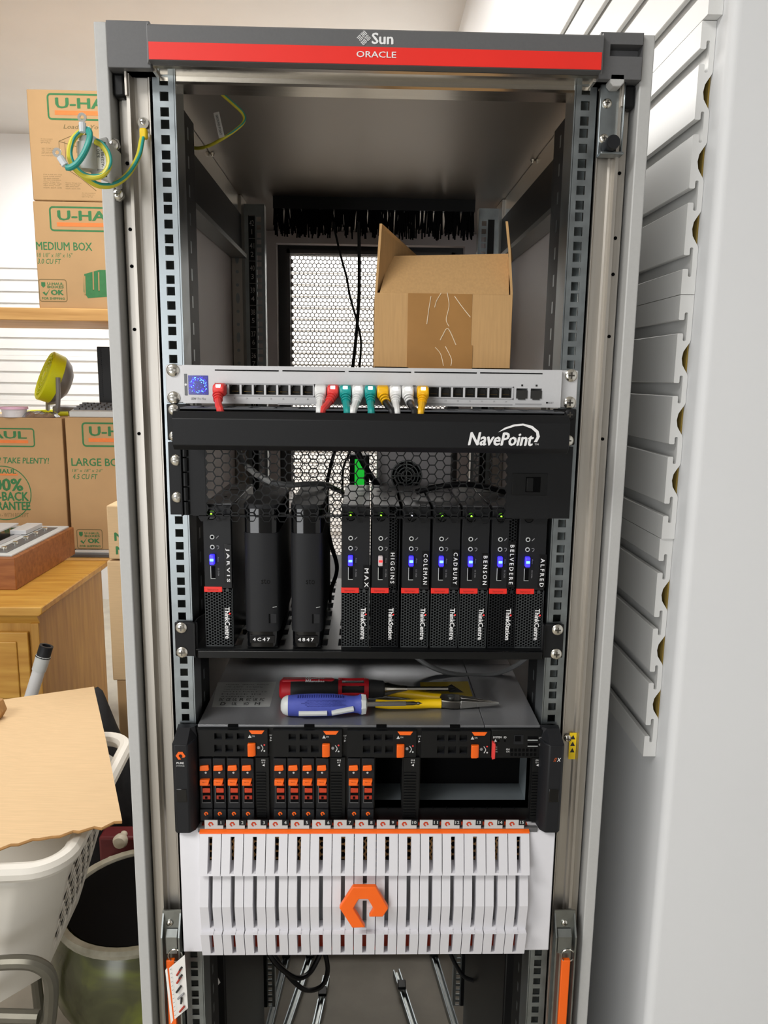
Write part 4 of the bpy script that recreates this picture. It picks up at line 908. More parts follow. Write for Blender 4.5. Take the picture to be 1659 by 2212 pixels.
# ================================================================== tools on the grey lid
LZ = 1196.3
def axis_thing(name, lab, cat, a, c_):
    a, c_ = Vector(a), Vector(c_); d = (c_-a); t = thing(name, lab, cat, a, local=True); t.rotation_euler = (0, -math.asin(d.z/d.length), math.atan2(d.y, d.x)); return t, d.length
a = P(606, 1524, z=LZ+14); c_ = P(913, 1519, z=LZ+14)
t, L_ = axis_thing('screwdriver', 'blue screwdriver with grey pads lying in front of the pliers', 'screwdriver', a, c_)
X_ = (1, 0, 0)
MB().lathe([(0, 0), (6, .6), (10, 3), (12.4, 7), (13, 10)], (0, 0, 0), X_, n=28).build('end_cap', 'tool_grey', t)
MB().lathe([(13, 10), (14, 22), (14.6, 45), (14, 68), (11.6, 84), (10.6, 94), (11.4, 100), (13.4, 104)], (0, 0, 0), X_, n=28).build('handle', 'blue_rubber', t)
MB().lathe([(13.4, 104), (14, 105), (13, 110), (8, 111.5), (4, 112)], (0, 0, 0), X_, n=8).build('collar', 'tool_grey', t)
MB().lathe([(3.2, 112), (3.2, L_-22)], (0, 0, 0), X_, n=6).build('shaft', 'steel_bright', t, smooth=False)
MB().lathe([(2.6, L_-22), (2.6, L_-12), (1.6, L_-8), (2.2, L_-6), (0, L_)], (0, 0, 0), X_, n=10).build('bit', 'steel_dark', t)
b = MB()
for i in range(34):
    for j in range(5):
        an = math.radians(-72+j*7); x = 26+i*1.75+(.9 if j % 2 else 0); r = 14.5
        b.sphere((x, r*math.sin(an), r*math.cos(an)*.0+r*math.cos(an)), .55, n=6) if (0 < i-abs(j-2)*2 < 31) else None
b.build('grip_dots', 'blue_dark', t)
b = MB()
for i in range(20):
    x = 24+i*3; b.tube([(x-1.5, 14.3*math.sin(math.radians(g)), 14.5*math.cos(math.radians(g))) for g in (-8, -18, -28)], .8, n=5)
b.build('grip_ribs', 'blue_dark', t)
for x0, x1 in ((24, 60), (66, 94)):
    b = MB(); R_ = lambda x: 14.3 if x < 70 else 14.3-(x-70)*.1
    pts = [(x0+(x1-x0)*k/8, -R_(x0+(x1-x0)*k/8)*.93, -5+ (k*.5 if x0 > 60 else 0)) for k in range(9)]; b.tube(pts, 3.6, n=8, raw=True); b.build('grip_pad', 'tool_grey', t)
a = P(603, 1488, z=LZ+15.5); c_ = P(983, 1488, z=LZ+13)
a.z = LZ+15.5; t, L_ = axis_thing('screwdriver', 'red and black multi-bit screwdriver lying behind the blue one', 'screwdriver', a, c_)
MB().lathe([(0, 0), (11, 1), (14, 4), (14.4, 16)], (0, 0, 0), X_, n=24).build('end_cap', 'tool_red', t)
hb = MB().lathe([(14.4, 16), (14.4, 60), (13.6, 76), (12.6, 82)], (0, 0, 0), X_, n=24).build('handle', 'tool_black', t)
MB().prism([(4, -6), (4, 6), (72, 5), (75, 2), (75, -2), (72, -5)], 'z', 0, 15).build('brand_stripe', 'tool_red', t, bev=2)
text('Milwaukee', (48, 0, 15.1), 26, 6, t, right=XA, up=(0, 1, 0), shear=.3, bold=.02)
text('Milwaukee', (48, -6.2, 13), 26, 6, t, right=XA, up=(0, .6, .8), shear=.3, bold=.02)
b = MB()
for k in range(6):
    an = math.radians(60*k+20); b.tube([(80, 13*math.sin(an), 13*math.cos(an)), (98, 12.6*math.sin(an), 12.6*math.cos(an)), (118, 13*math.sin(an), 13*math.cos(an))], 2, n=6)
b.lathe([(14, 80), (14, 85), (11, 85), (11, 80)], (0, 0, 0), X_, n=20, closed=True).lathe([(14.2, 115), (14.2, 121), (10, 121), (10, 115)], (0, 0, 0), X_, n=20, closed=True); b.build('bit_cage', 'tool_red', t)
MB().lathe([(8.6, 80), (8.6, 120)], (0, 0, 0), X_, n=16).build('bit_drum', 'tool_black', t)
b = MB()
for k in range(4):
    an = math.radians(90*k-40); b.cyl((90, 9.4*math.sin(an), 9.4*math.cos(an)), (108, 9.4*math.sin(an), 9.4*math.cos(an)), 1.3, n=8)
b.build('spare_bits', 'steel_bright', t)
MB().lathe([(12.5, 121), (12.5, 128), (11, 141), (9, 143)], (0, 0, 0), X_, n=20).build('neck', 'tool_black', t)
MB().lathe([(9.4, 143), (9.4, 146), (7.4, 152), (5.6, 160), (4.6, 172), (4.2, 174)], (0, 0, 0), X_, n=20).build('chuck', 'chrome', t)
MB().lathe([(3.4, 174), (3.4, L_-10)], (0, 0, 0), X_, n=8).build('shaft', 'steel_bright', t)
MB().lathe([(3.2, L_-10), (3, L_-5), (1, L_)], (0, 0, 0), X_, n=6).build('bit', 'steel_bright', t, smooth=False)
# pliers
a = P(815, 1507, z=LZ+7); c_ = P(1078, 1520, z=LZ+7)
t, L_ = axis_thing('pliers', 'long-nose pliers with yellow handles lying on the grey lid', 'pliers', a, c_)
for s in (-1, 1):
    MB().tube([(0, s*19, 0), (20, s*20, 0), (45, s*16, 0), (70, s*10, 0), (86, s*8, 0)], [5.6, 6.6], n=12).build('handle', 'tool_yellow', t)
MB().prism([(84, -11), (84, 11), (100, 13), (112, 11), (112, -11), (100, -13)], 'z', -6, 6).build('pivot', 'steel_dark', t, bev=2)
MB().lathe([(5, 0), (5, 1.2), (0, 1.4)], (99, 0, 6), (0, 0, 1)).build('rivet', 'zinc_dark', t)
for s in (-1, 1):
    y = lambda v: s*v
    MB().add([(112, y(.4), -5.5), (112, y(10), -5.5), (112, y(10), 5.5), (112, y(.4), 5.5), (L_, y(.3), -1.6), (L_, y(1.8), -1.6), (L_, y(1.8), 1.6), (L_, y(.3), 1.6)], [(0, 1, 2, 3), (4, 5, 6, 7), (0, 1, 5, 4), (1, 2, 6, 5), (2, 3, 7, 6), (3, 0, 4, 7)]).build('jaw', 'steel_bright', t, bev=.5)
# ================================================================== loose wires, tags and rails
def wire(name, lab, pts, r, m, cat='cable', stripe=None, group=None):
    t = thing(name, lab, cat, pts[0], group)
    MB().tube(pts, r, n=10).build('cord', m, t)
    if stripe: MB().tube([Vector(p)+Vector((r*.6, -r*.35, r*.45)) for p in pts], r*.55, n=8).build('stripe', stripe, t)
    return t
def lug(t, px, py, y, d=(0, 0, 1), m='wire_yellow'):
    p = P(px, py, y=y); d = Vector(d).normalized(); MB().cyl(p, p+d*9, 3.6, n=10).build('sleeve', m, t); q = p+d*14
    MB().lathe([(2, -.5), (4.6, -.5), (4.6, .5), (2, .5)], q, (0, -1, 0), n=14, closed=True).build('ring_terminal', 'chrome', t)
Q = lambda l: [P(a, c_, y=y) for a, c_, y in l]
t = wire('ground_wire', 'green and yellow ground wire with a yellow sleeve bolted to the post', Q([(309, 292, -8), (306, 305, -12), (298, 340, -22), (275, 378, -34), (245, 399, -44), (215, 401, -52), (192, 390, -58), (176, 376, -64)]), 3, 'wire_yellow', stripe='wire_green'); 
x0, x1, z0, z1 = RC(302, 277, 318, 300, -10); MB().box(x0, x1, -13, -5, z0, z1).build('sleeve', 'warning_yellow', t, bev=2); p = P(309, 265, y=-4); MB().lathe([(2.5, -.5), (6, -.5), (6, .5), (2.5, .5)], (p.x, -3, p.z), (0, -1, 0), n=16, closed=True).build('ring_terminal', 'chrome', t)
t = wire('ground_wire', 'looped yellow ground wire hanging from the hinge bracket', Q([(207, 306, -66), (220, 314, -68), (233, 333, -70), (236, 356, -72), (224, 376, -73), (203, 383, -74), (178, 378, -74), (158, 358, -74), (150, 332, -74), (156, 305, -74), (168, 290, -72), (177, 284, -70)]), 3, 'wire_yellow', stripe='wire_green'); lug(t, 206, 305, -66, (-.8, 0, .5), 'clear_plug')
t = wire('ground_wire', 'short teal ground wire looped over the bracket barrel', Q([(143, 362, -84), (152, 362, -84), (166, 353, -84), (180, 334, -84), (190, 312, -83), (194, 294, -80), (190, 282, -76), (182, 280, -72)]), 3, 'wire_green', stripe='wire_green'); lug(t, 141, 357, -84, (-.5, 0, .8), 'clear_plug'); lug(t, 179, 286, -78, (0, 0, 1), 'clear_plug')
hb = thing('hinge_bracket', 'grey metal hinge bracket bolted to the front post', 'bracket', (-298, -40, 1835))
p0, p1 = P(190, 368, y=-62), P(186, 297, y=-62); MB().lathe([(5, 0), (9.5, 0), (9.5, (p1-p0).length*.82), (8, (p1-p0).length*.86), (8, (p1-p0).length)], p0, (0, 0, 1)).build('barrel', 'cab_grey', hb)
x0, x1, z0, z1 = RC(196, 312, 258, 402, -30)
MB().prism([(P(192, 350, y=-58).x, z0+7), (P(192, 350, y=-58).x, z1-4), (x1-16, z1-4), (x1-3, z1), (x1, z1-12), (x1, z0-4), (x1-16, z0+2)], 'y', -60, -54).build('arm', 'cab_grey', hb, bev=2)
MB().box(x1-9, x1-2, -60, -14, z0, z1-4).build('base', 'cab_grey', hb, bev=2)
for px, py in ((245, 314), (255, 420)): p = P(px, py, y=-14); MB().lathe([(8, 0), (8, 3)], (p.x, -12, p.z), (0, -1, 0), n=6).build('washer', 'steel_dark', hb); screw(hb, p.x, -15, p.z, 6)
x0, x1, z0, z1 = RC(207, 318, 229, 365, -61); l = box('label', 'tag_white', hb, x0, x1, -60.6, -60.1, z0, z1); text('*ASSEMBLY', ((x0+x1)/2+1.5, -60.7, (z0+z1)/2), z1-z0-3, 3, l, 'ink', right=ZA, up=-XA); text('530', ((x0+x1)/2-2.5, -60.7, z1-6), 8, 3, l, 'ink', right=ZA, up=-XA)
t = wire('ground_wire', 'thin green and yellow wire with a white tag hanging under the cabinet roof', [P(470, 186, z=1984)]+Q([(478, 202, 112), (500, 222, 130), (523, 244, 140), (527, 262, 140), (510, 280, 135), (480, 300, 130), (448, 316, 140), (420, 320, 160), (394, 310, 190)]), 2, 'wire_yellow', stripe='wire_green')
q = Q([(461, 244, 128), (473, 241, 128), (485, 295, 128), (473, 299, 128)]); l = MB().slab(q, (0, 1, 0), .4).build('tag', 'tag_white', t, smooth=False)
text('GROUND POINT', (q[0]+q[1]+q[2]+q[3])/4+Vector((0, -.3, 0)), 24, 3, l, 'ink', right=(q[3]-q[0]), up=(q[1]-q[0]))
wire('black_cable', 'thin black cord wandering down from the brush bar', Q([(720, 480, 690), (726, 510, 680), (738, 560, 670), (749, 600, 665), (756, 640, 660), (770, 690, 655), (779, 730, 650), (779, 765, 640), (772, 840, 620), (760, 960, 600), (742, 1010, 560), (740, 1075, 520)]), 2.2, 'black_cable')
wire('black_cable', 'straight black cord hanging from the brush bar to behind the switch', Q([(775, 480, 690), (776, 560, 685), (775, 650, 680), (769, 730, 670), (761, 800, 650), (745, 900, 600), (716, 1000, 540), (700, 1080, 480), (690, 1130, 400)]), 3.4, 'black_cable')
t = wire('tagged_cable', 'grey cable with white wrap labels sagging behind the honeycomb grille', Q([(515, 960, 120), (521, 990, 110), (540, 1014, 100), (570, 1036, 90), (600, 1044, 80), (625, 1048, 84), (660, 1046, 100), (700, 1046, 140), (740, 1064, 208)]), 3.6, 'grey_cable')
for a_, c_ in (((534, 1008), (556, 1026)), ((560, 1028), (588, 1042)), ((594, 1043), (622, 1050))):
    MB().cyl(P(*a_, y=95), P(*c_, y=82), 4.3, n=10).build('wrap_label', 'tag_white', t)
wire('black_cable', 'thick black cord crossing behind the grille near the green light', Q([(765, 960, 200), (790, 1010, 200), (820, 1055, 230), (850, 1100, 260)]), 4.5, 'black_cable')
wire('black_cable', 'black cord lying level over the small computers', Q([(900, 1062, 60), (940, 1052, 70), (990, 1046, 80), (1040, 1050, 90), (1090, 1062, 110)]), 4, 'black_cable')
wire('black_cable', 'black cord curving beside the first small computer', Q([(452, 1112, 110), (442, 1140, 110), (438, 1180, 110), (440, 1240, 120), (450, 1290, 160)]), 3.2, 'black_cable')
wire('black_cable', 'black cord draped between the plain drive units', Q([(618, 1120, 208), (626, 1180, 210), (620, 1240, 212), (628, 1300, 214), (622, 1350, 216)]), 3, 'black_cable')
wire('black_cable', 'black cord looping in the gap before the MAX computer', Q([(704, 1130, 130), (716, 1180, 150), (728, 1230, 170), (712, 1290, 190), (722, 1350, 220)]), 3, 'black_cable')
wire('hanging_cable', 'grey cable sagging under the shelf above the tools', Q([(898, 1419, 170), (930, 1440, 165), (970, 1454, 160), (1020, 1459, 160), (1070, 1455, 160), (1110, 1440, 165), (1140, 1419, 170)]), 3.6, 'grey_cable')
x0, x1, z0, z1 = RC(815, 962, 975, 1058, 245)
ps = thing('power_supply', 'grey power supply with a round fan grille behind the small computers', 'power supply', ((x0+x1)/2, 270, SZ))
box('housing', 'cab_inner', ps, x0, x1, 245, 320, SZ, z1, bev=2)
cx, cz = P(878, 1028, y=244).x, P(878, 1028, y=244).z; b = MB()
for r in (8, 13, 18, 23): b.lathe([(r-.7, -1.5), (r+.7, -1.5), (r+.7, 0), (r-.7, 0)], (cx, 245, cz), (0, 1, 0), n=28, closed=True)
b.box(cx-24, cx+24, 243.5, 244.5, cz-.8, cz+.8).box(cx-.8, cx+.8, 243.5, 244.5, cz-24, cz+24); b.build('fan_grille', 'zinc_dark', ps)
MB().cyl((cx, 244.9, cz), (cx, 245.1, cz), 24, n=28).build('fan_hole', 'void', ps)
x0, x1, z0, z1 = RC(766, 992, 787, 1058, 330); gl = thing('status_light', 'bright green lit panel on a small box behind the grille', 'indicator light', ((x0+x1)/2, 350, SZ))
box('housing', 'black_plastic', gl, x0-8, x1+8, 331, 380, SZ, z1+6, bev=2); box('light_panel', 'led_panel', gl, x0, x1, 329.5, 331, z0, z1, bev=1)
# ---- pull handles, tag and slide rails below
def handle(s):
    pxs = (352, 392, 362, 383) if s < 0 else (1196, 1241, 1206, 1228)
    t = thing('pull_bracket', 'folded steel bracket with an orange strap '+('and hanging instruction card' if s < 0 else 'beside the bright wall'), 'bracket', (s*255, -20, 790))
    x0, x1, z0, z1 = RC(pxs[0], 1968, pxs[1], 2052, -16)
    b = MB().box(x0, x1, -15, -13, z0, z1).prism([(-13, z1), (-28, z1-30), (-28, z0-160), (-13, z0-160)], 'x', x0, x0+2).prism([(-13, z1), (-28, z1-30), (-28, z0-160), (-13, z0-160)], 'x', x1-2, x1); b.build('bracket', 'zinc_dark', t, smooth=False)
    MB().prism([(-16, z1-26), (-22, z1-34), (-22, z1-58), (-16, z1-58)], 'x', x0+5, x1-5).build('spring_leaf', 'zinc_dark', t, smooth=False)
    xs0, xs1, _, zt2 = RC(pxs[2], 2063, pxs[3], 2120, -14); box('orange_strap', 'orange', t, xs0+1, xs1-1, -24, -18, zt2-190, zt2, bev=1)
    p = P((pxs[0]+pxs[1])/2-2, 1985, y=-8); screw(t, p.x, -15, p.z, 4.6)
    c = P((pxs[2]+pxs[3])/2+(6 if s < 0 else 9), 2063, y=-22); MB().tube([c+Vector((9*math.cos(k*math.pi/6), -1, 9*math.sin(k*math.pi/6))) for k in range(12)], .8, n=6, closed=True, sub=3).build('key_ring', 'chrome', t)
handle(-1); handle(1)
q = Q([(358, 2098, -36), (399, 2063, -40), (404, 2180, -38), (372, 2212, -34)]); q[3] = P(376, 2208, y=-34)
ca = thing('instruction_card', 'white folded instruction card with red and black drawings hanging on a ring', 'tag', q[3])
pn = MB().slab([P(365, 2092, y=-37), q[1], P(406, 2178, y=-38), P(377, 2202, y=-35)], (0, 1, 0), .5).build('card_front', 'tag_white', ca, smooth=False)
MB().slab([P(357, 2096, y=-34), P(361, 2091, y=-36), P(374, 2204, y=-35), P(369, 2212, y=-33)], (0, 1, 0), .5).build('card_fold', 'tag_white', ca, smooth=False)
for (a_, c_), (d_, e_), m_ in (((382, 2107), (391, 2092), 'red_slot'), ((388, 2096), (393, 2089), 'ink'), ((382, 2124), (391, 2110), 'red_slot'), ((387, 2114), (393, 2106), 'ink'), ((381, 2144), (391, 2130), 'ink'), ((384, 2158), (397, 2146), 'bezel_light'), ((388, 2186), (398, 2174), 'red_slot'), ((391, 2168), (392, 2156), 'ink')):
    MB().tube([P(a_, c_, y=-39.6), P(d_, e_, y=-39.6)], 1.3, n=6, raw=True).build('drawing', m_, pn)
b = MB()
for k in range(12): b.tube([P(367+k*.9, 2095+k*9, y=-38.4), P(370+k*.9, 2093+k*9, y=-38.6)], .3, n=4, raw=True)
b.build('fine_print', 'bezel_light', pn)
SR = (((619, 2068), (584, 2210)), ((670, 2068), (622, 2210)), ((705, 2112), (684, 2210)), ((856, 2099), (891, 2209)), ((937, 2065), (980, 2209)))
for k, (a_, c_) in enumerate(SR):
    a3, c3 = P(*a_, z=14), P(*c_, z=14); d = (c3-a3).normalized(); far = a3-d*(60 if k not in (2, 3) else 0); near = c3+d*70; n = Vector((d.y, -d.x, 0)).normalized()
    t = thing('slide_rail', 'loose silver slide rail lying '+('by the dark duct left of the other rails', 'between two other rails under the black cords', 'beside the dangling black loop', 'alone on the bare cabinet floor', 'along the rear rail with a black clip')[k], 'rail', (far.x, far.y, 0), 'slide rails on the cabinet floor')
    q_ = lambda o, z: [far+n*o, near+n*o]
    def bar(o0, o1, z0, z1):
        b = MB(); v = [far+n*o0, far+n*o1, near+n*o1, near+n*o0]; b.slab([(p.x, p.y, z0) for p in v], (0, 0, 1), z1-z0); return b
    bar(-9, 9, 0, 3).build('rail_base', 'zinc_dark', t, smooth=False); bar(-9, -6.5, 3, 22).build('rail_flange', 'zinc', t, smooth=False); bar(6.5, 9, 3, 22).build('rail_flange', 'zinc', t, smooth=False)
    bar(-3, 3, 3, 12).build('inner_slide', 'zinc_dark', t, smooth=False)
    m = far+d*60; MB().box(m.x-11, m.x+11, m.y-14, m.y+14, 22, 30).build('clip', 'black_plastic', t, bev=2)
wire('black_cable', 'black cord looping below the white bezel over the slide rails', Q([(575, 2050, 380), (600, 2085, 380), (640, 2112, 400), (670, 2100, 420), (692, 2060, 440)]), 5, 'black_cable')
wire('black_cable', 'long black cord loop dangling lowest below the white bezel', Q([(590, 2060, 500), (625, 2110, 500), (660, 2138, 500), (695, 2130, 500), (708, 2095, 500), (700, 2050, 500)]), 5, 'black_cable')
wire('black_cable', 'black cord curving by the rear rail below the white bezel', Q([(968, 2050, 560), (985, 2085, 560), (1003, 2110, 560), (1030, 2120, 560)]), 4.5, 'black_cable')
q = Q([(448, 2140, 120), (471, 2112, 135), (476, 2122, 135), (450, 2152, 120)]); ft = thing('cable_flag', 'small white paper flag on the dark cabinet side', 'tag', q[3]); MB().slab(q, (0, -1, 0), .4).build('paper', 'tag_white', ft, smooth=False)

eq = thing('equipment_case', 'plain black equipment case behind the tools under the shelf', 'equipment', (0, 450, 1196.3))
box('case', 'black_powder', eq, -214, 214, 330, 560, 1196.3, 1283, bev=3)
MB().prism([(math.cos(k*math.pi/8)*9-52, math.sin(k*math.pi/8)*4+1262) for k in range(16)], 'y', 329, 330).build('oval_badge', 'bezel_light', eq, smooth=False)
box('seam', 'charcoal', eq, -213, 213, 328.6, 330, 1240, 1241.5)
# ================================================================== the storage side of the room
# ---- wall shelf board with two moving boxes on it
SY = 2150
shz1 = P(0, 664, y=SY).z; shz0 = P(0, 689, y=SY).z
sf = thing('storage_shelf', 'long plain wooden shelf carrying the two stacked moving boxes', 'shelf', (-1600, SY+300, 0))
box('shelf_board', 'shelf_wood', sf, -2900, -420, SY, SY+620, shz0, shz1, bev=3)
box('shelf_edge', 'shelf_wood', sf, -2900, -420, SY-12, SY, shz0-4, shz1, bev=3)
for x in (-2880, -490):
    for y in (SY+20, SY+560): box('post', 'shelf_wood', sf, x, x+60, y, y+40, 0, shz0)
def moving_box(lab, x0, x1, y0, dep, z0, z1, rot=0, name='moving_box'):
    t = thing(name, lab, 'box', ((x0+x1)/2, y0+dep/2, z0), 'printed moving boxes')
    if rot: t.rotation_euler.z = math.radians(rot)
    bd = MB().box(x0, x1, y0, y0+dep, z0, z1).build('carton', 'cardboard_box', t, bev=4)
    MB().box(x0+1, x1-1, y0+dep/2-25, y0+dep/2+25, z1, z1+.6).build('top_tape', 'packing_tape', t, smooth=False)
    return t
def rrect(t, x0, x1, z0, z1, y, w, m, r):
    def ring(i):
        o = []
        for cx, cz, a0 in ((x1-r, z1-r, 0), (x0+r, z1-r, 90), (x0+r, z0+r, 180), (x1-r, z0+r, 270)):
            for k in range(5): a = math.radians(a0+k*22.5); o.append((cx+(r-i)*math.cos(a), cz+(r-i)*math.sin(a)))
        return o
    a, c = ring(0), ring(w); n = len(a); b = MB()
    b.add([(p[0], y-.5, p[1]) for p in a]+[(p[0], y-.5, p[1]) for p in c], [(i, (i+1) % n, n+(i+1) % n, n+i) for i in range(n)]); b.build('printed_frame', m, t, smooth=False)
def uhaul(t, px0, py0, px1, py1, y, cut=None):
    x0, x1, z0, z1 = RC(px0, py0, px1, py1, y); h = z1-z0
    rrect(t, x0, x1, z0, z1, y, h*.07, 'uhaul_green', h*.16)
    text('U-HAUL', ((x0+x1)/2, y-.5, z1-h*.36), (x1-x0)*.82, h*.4, t, 'uhaul_green', bold=.03)
    box('printed_stripe', 'uhaul_orange', t, x0+(x1-x0)*.08, x1-(x1-x0)*.08, y-.6, y-.2, z0+h*.2, z0+h*.36)
def okmark(t, px0, py0, px1, py1, y):
    x0, x1, z0, z1 = RC(px0, py0, px1, py1, y); h = z1-z0; w = x1-x0
    rrect(t, x0, x1, z0, z1, y, h*.035, 'uhaul_brown', h*.12)
    text('U-HAUL', (x0+w*.6, y-.5, z1-h*.2), w*.58, h*.11, t, 'uhaul_green', bold=.02); text('BOXES', (x0+w*.6, y-.5, z1-h*.34), w*.58, h*.11, t, 'uhaul_green', bold=.02)
    text('OK', (x0+w*.65, y-.5, z1-h*.58), w*.46, h*.24, t, 'uhaul_green', bold=.05); text('FOR SHIPPING', (x0+w*.5, y-.5, z1-h*.85), w*.8, h*.1, t, 'uhaul_green', bold=.02)
    MB().prism([(x0+w*.12, z1-h*.6), (x0+w*.2, z1-h*.55), (x0+w*.24, z1-h*.66), (x0+w*.4, z1-h*.42), (x0+w*.25, z1-h*.74)], 'y', y-.6, y-.2).build('tick_mark', 'uhaul_green', t, smooth=False)
    MB().prism([(x0+w*.1, z1-h*.14), (x0+w*.24, z1-h*.14), (x0+w*.24, z1-h*.3), (x0+w*.17, z1-h*.38), (x0+w*.1, z1-h*.3)], 'y', y-.6, y-.2).build('shield_mark', 'uhaul_green', t, smooth=False)
BYY = 2180
xa = P(70, 430, y=BYY).x
zA0 = shz1; zA1 = P(80, 434, y=BYY).z; zB1 = P(60, 192, y=BYY).z
t = moving_box('moving box printed MEDIUM BOX on the wooden shelf, under another box', P(78, 560, y=BYY).x, P(78, 560, y=BYY).x+460, BYY, 457, zA0, zA1)
uhaul(t, 107, 447, 300, 501, BYY); textR('MEDIUM BOX', 78, 523, 199, 541, BYY, t, 'uhaul_green', bold=.02); textR('18 1/8" x 18" x 16"', 80, 546, 157, 556, BYY, t, 'uhaul_green', shear=.2); textR('3.0 CU FT', 81, 559, 132, 570, BYY, t, 'uhaul_green', shear=.2, bold=.01); okmark(t, 84, 603, 145, 652, BYY)
q = [P(a, c_, y=BYY) for a, c_ in ((182, 592), (215, 583), (250, 583), (250, 640), (190, 644), (181, 630))]; MB().prism([(p.x, p.z) for p in q], 'y', BYY-.6, BYY-.2).build('printed_drawing', 'uhaul_green', t, smooth=False)
for a, c_ in ((183, 596), (201, 586), (213, 588)):
    MB().tube([P(a, c_, y=BYY-1), P(a+1, c_+40, y=BYY-1)], 2.5, n=5, raw=True).build('drawing_line', 'cardboard_box', t)
t = moving_box('moving box printed with loading drawings, topmost on the wooden shelf', P(63, 300, y=BYY).x, P(63, 300, y=BYY).x+460, BYY, 457, zA1+2, zB1)
uhaul(t, 102, 203, 300, 261, BYY); textR('Loading Your Box', 137, 270, 260, 282, BYY, t, 'uhaul_brown', shear=.25, bold=.01)
for k in range(3): textR(('Lock flaps to', 'keep the box', 'closed'), 88, 299, 113, 302, BYY, t, 'uhaul_brown') if False else None
for (a, c_, n_, w_) in ((88, 299, 3, 26), (90, 319, 5, 30), (94, 376, 8, 40), (142, 394, 4, 34), (177, 416, 3, 30)):
    for k in range(n_):
        s_ = ('Put a lid on top', 'keep small items', 'fill each corner', 'do not overpack', 'heavy things low', 'light things high', 'tape every seam', 'mark each side')[(k+n_) % 8]
        textR(s_, a, c_+k*4, a+w_-(k*3) % 7, c_+k*4+2.8, BYY, t, 'uhaul_brown')
b = MB()
for l in (((127, 305), (163, 290), (205, 300)), ((127, 305), (130, 355)), ((130, 355), (175, 385), (208, 412)), ((127, 305), (170, 318), (210, 322)), ((140, 305), (142, 345)), ((150, 312), (152, 350)), ((163, 292), (166, 330))): b.tube([P(a, c_, y=BYY-.3) for a, c_ in l], 1, n=5, raw=True)
b.build('printed_drawing', 'uhaul_brown', t)
# ---- workbench with the two large boxes, odds and ends on top
LY = 2380
xB0 = P(148, 1050, y=LY).x; zL1 = P(70, 903, y=LY).z; zL0 = P(190, 1192, y=LY).z
wbch = thing('work_table', 'wooden table under the two large moving boxes behind the dresser', 'table', (-1500, LY+260, 0))
box('table_top', 'shelf_wood', wbch, -2500, -560, LY-90, LY+560, zL0-40, zL0-12, bev=3)
for x in (-2480, -640):
    for y in (LY-60, LY+490): box('leg', 'shelf_wood', wbch, x, x+60, y, y+50, 0, zL0-40)
t = moving_box('large moving box printed 100% BUY-BACK GUARANTEE standing on the table', xB0-18-640, xB0-18, LY+14, 457, zL0-12, zL1)
y = LY+14
uhaul(t, -110, 924, 75, 965, y)
textR('BOXES? TAKE PLENTY!', -50, 988, 106, 1001, y, t, 'uhaul_green', bold=.02, shear=.15); textR('U-HAUL', -25, 1013, 35, 1023, y, t, 'uhaul_green', bold=.03); x0, x1, z0, z1 = RC(-28, 1023, 38, 1027, y); box('printed_stripe', 'uhaul_orange', t, x0, x1, y-.6, y-.2, z0, z1)
textR('100%', -28, 1033, 50, 1061, y, t, 'uhaul_green', bold=.04); textR('BUY-BACK', -45, 1062, 62, 1082, y, t, 'uhaul_green', bold=.04); textR('GUARANTEE', -48, 1083, 66, 1102, y, t, 'uhaul_green', bold=.04); textR('UNUSED - WITH RECEIPT', -30, 1108, 62, 1117, y, t, 'uhaul_brown')
c = P(8, 1065, y=y); rr_ = P(68, 1065, y=y).x-c.x; MB().lathe([(rr_-4, -.6), (rr_, -.6), (rr_, -.2), (rr_-4, -.2)], (c.x, y, c.z), (0, 1, 0), n=48, closed=True).build('printed_ring', 'uhaul_green', t)
t = moving_box('large moving box printed LARGE BOX beside the buy-back box', xB0, xB0+460, LY, 457, zL0+10, zL1+4)
uhaul(t, 177, 913, 350, 966, LY); textR('LARGE BOX', 154, 990, 272, 1007, LY, t, 'uhaul_green', bold=.02); textR('18" x 18" x 24"', 156, 1013, 222, 1020, LY, t, 'uhaul_green', shear=.2); textR('4.5 CU FT', 157, 1024, 211, 1035, LY, t, 'uhaul_green', shear=.2, bold=.01); okmark(t, 166, 1143, 222, 1186, LY)
pf = thing('picture_frame', 'flat grey framed picture under the large moving box', 'picture frame', (xB0+200, LY+100, zL0-12))
box('frame', 'bezel_grey', pf, xB0-10, xB0+480, LY-60, LY+470, zL0-12, zL0+4, bev=3); box('mat_board', 'tab_grey', pf, xB0+15, xB0+455, LY-40, LY+450, zL0+4, zL0+9)
# things on the boxes
ft_ = thing('jobsite_fan', 'yellow and grey portable fan tilted on its base on the boxes', 'fan', P(112, 868, y=LY+250), local=True, rot=(0, 0, -58))
ft_.location.z = (zL1+2)*S; ft_.scale = (1.12, 1.12, 1.12)
A = Vector((0, -.92, .38)).normalized(); C0 = Vector((0, 0, 150))
MB().lathe([(96, -26), (103, -20), (100, 25), (80, 40), (74, 38), (90, 20), (88, -20)], C0, -A, n=36, closed=True).build('shroud', 'fan_yellow', ft_)
b = MB()
for r in (28, 44, 60, 76): b.lathe([(r-1.5, -24), (r+1.5, -24), (r+1.5, -20), (r-1.5, -20)], C0, -A, n=32, closed=True)
u = A.orthogonal().normalized(); v = A.cross(u)
for k in range(16):
    a = k*math.pi/8; d = u*math.cos(a)+v*math.sin(a); b.cyl(C0+A*22+d*16, C0+A*22+d*95, 1.6, n=6)
b.build('grille', 'fan_yellow', ft_); MB().lathe([(0, -28), (14, -27), (20, -22), (20, -15)], C0, -A, n=24).build('hub', 'fan_yellow', ft_)
MB().lathe([(99, 22), (98, 30), (78, 58), (48, 76), (0, 80)], C0, -A, n=32).build('motor_housing', 'fan_grey', ft_)
b = MB()
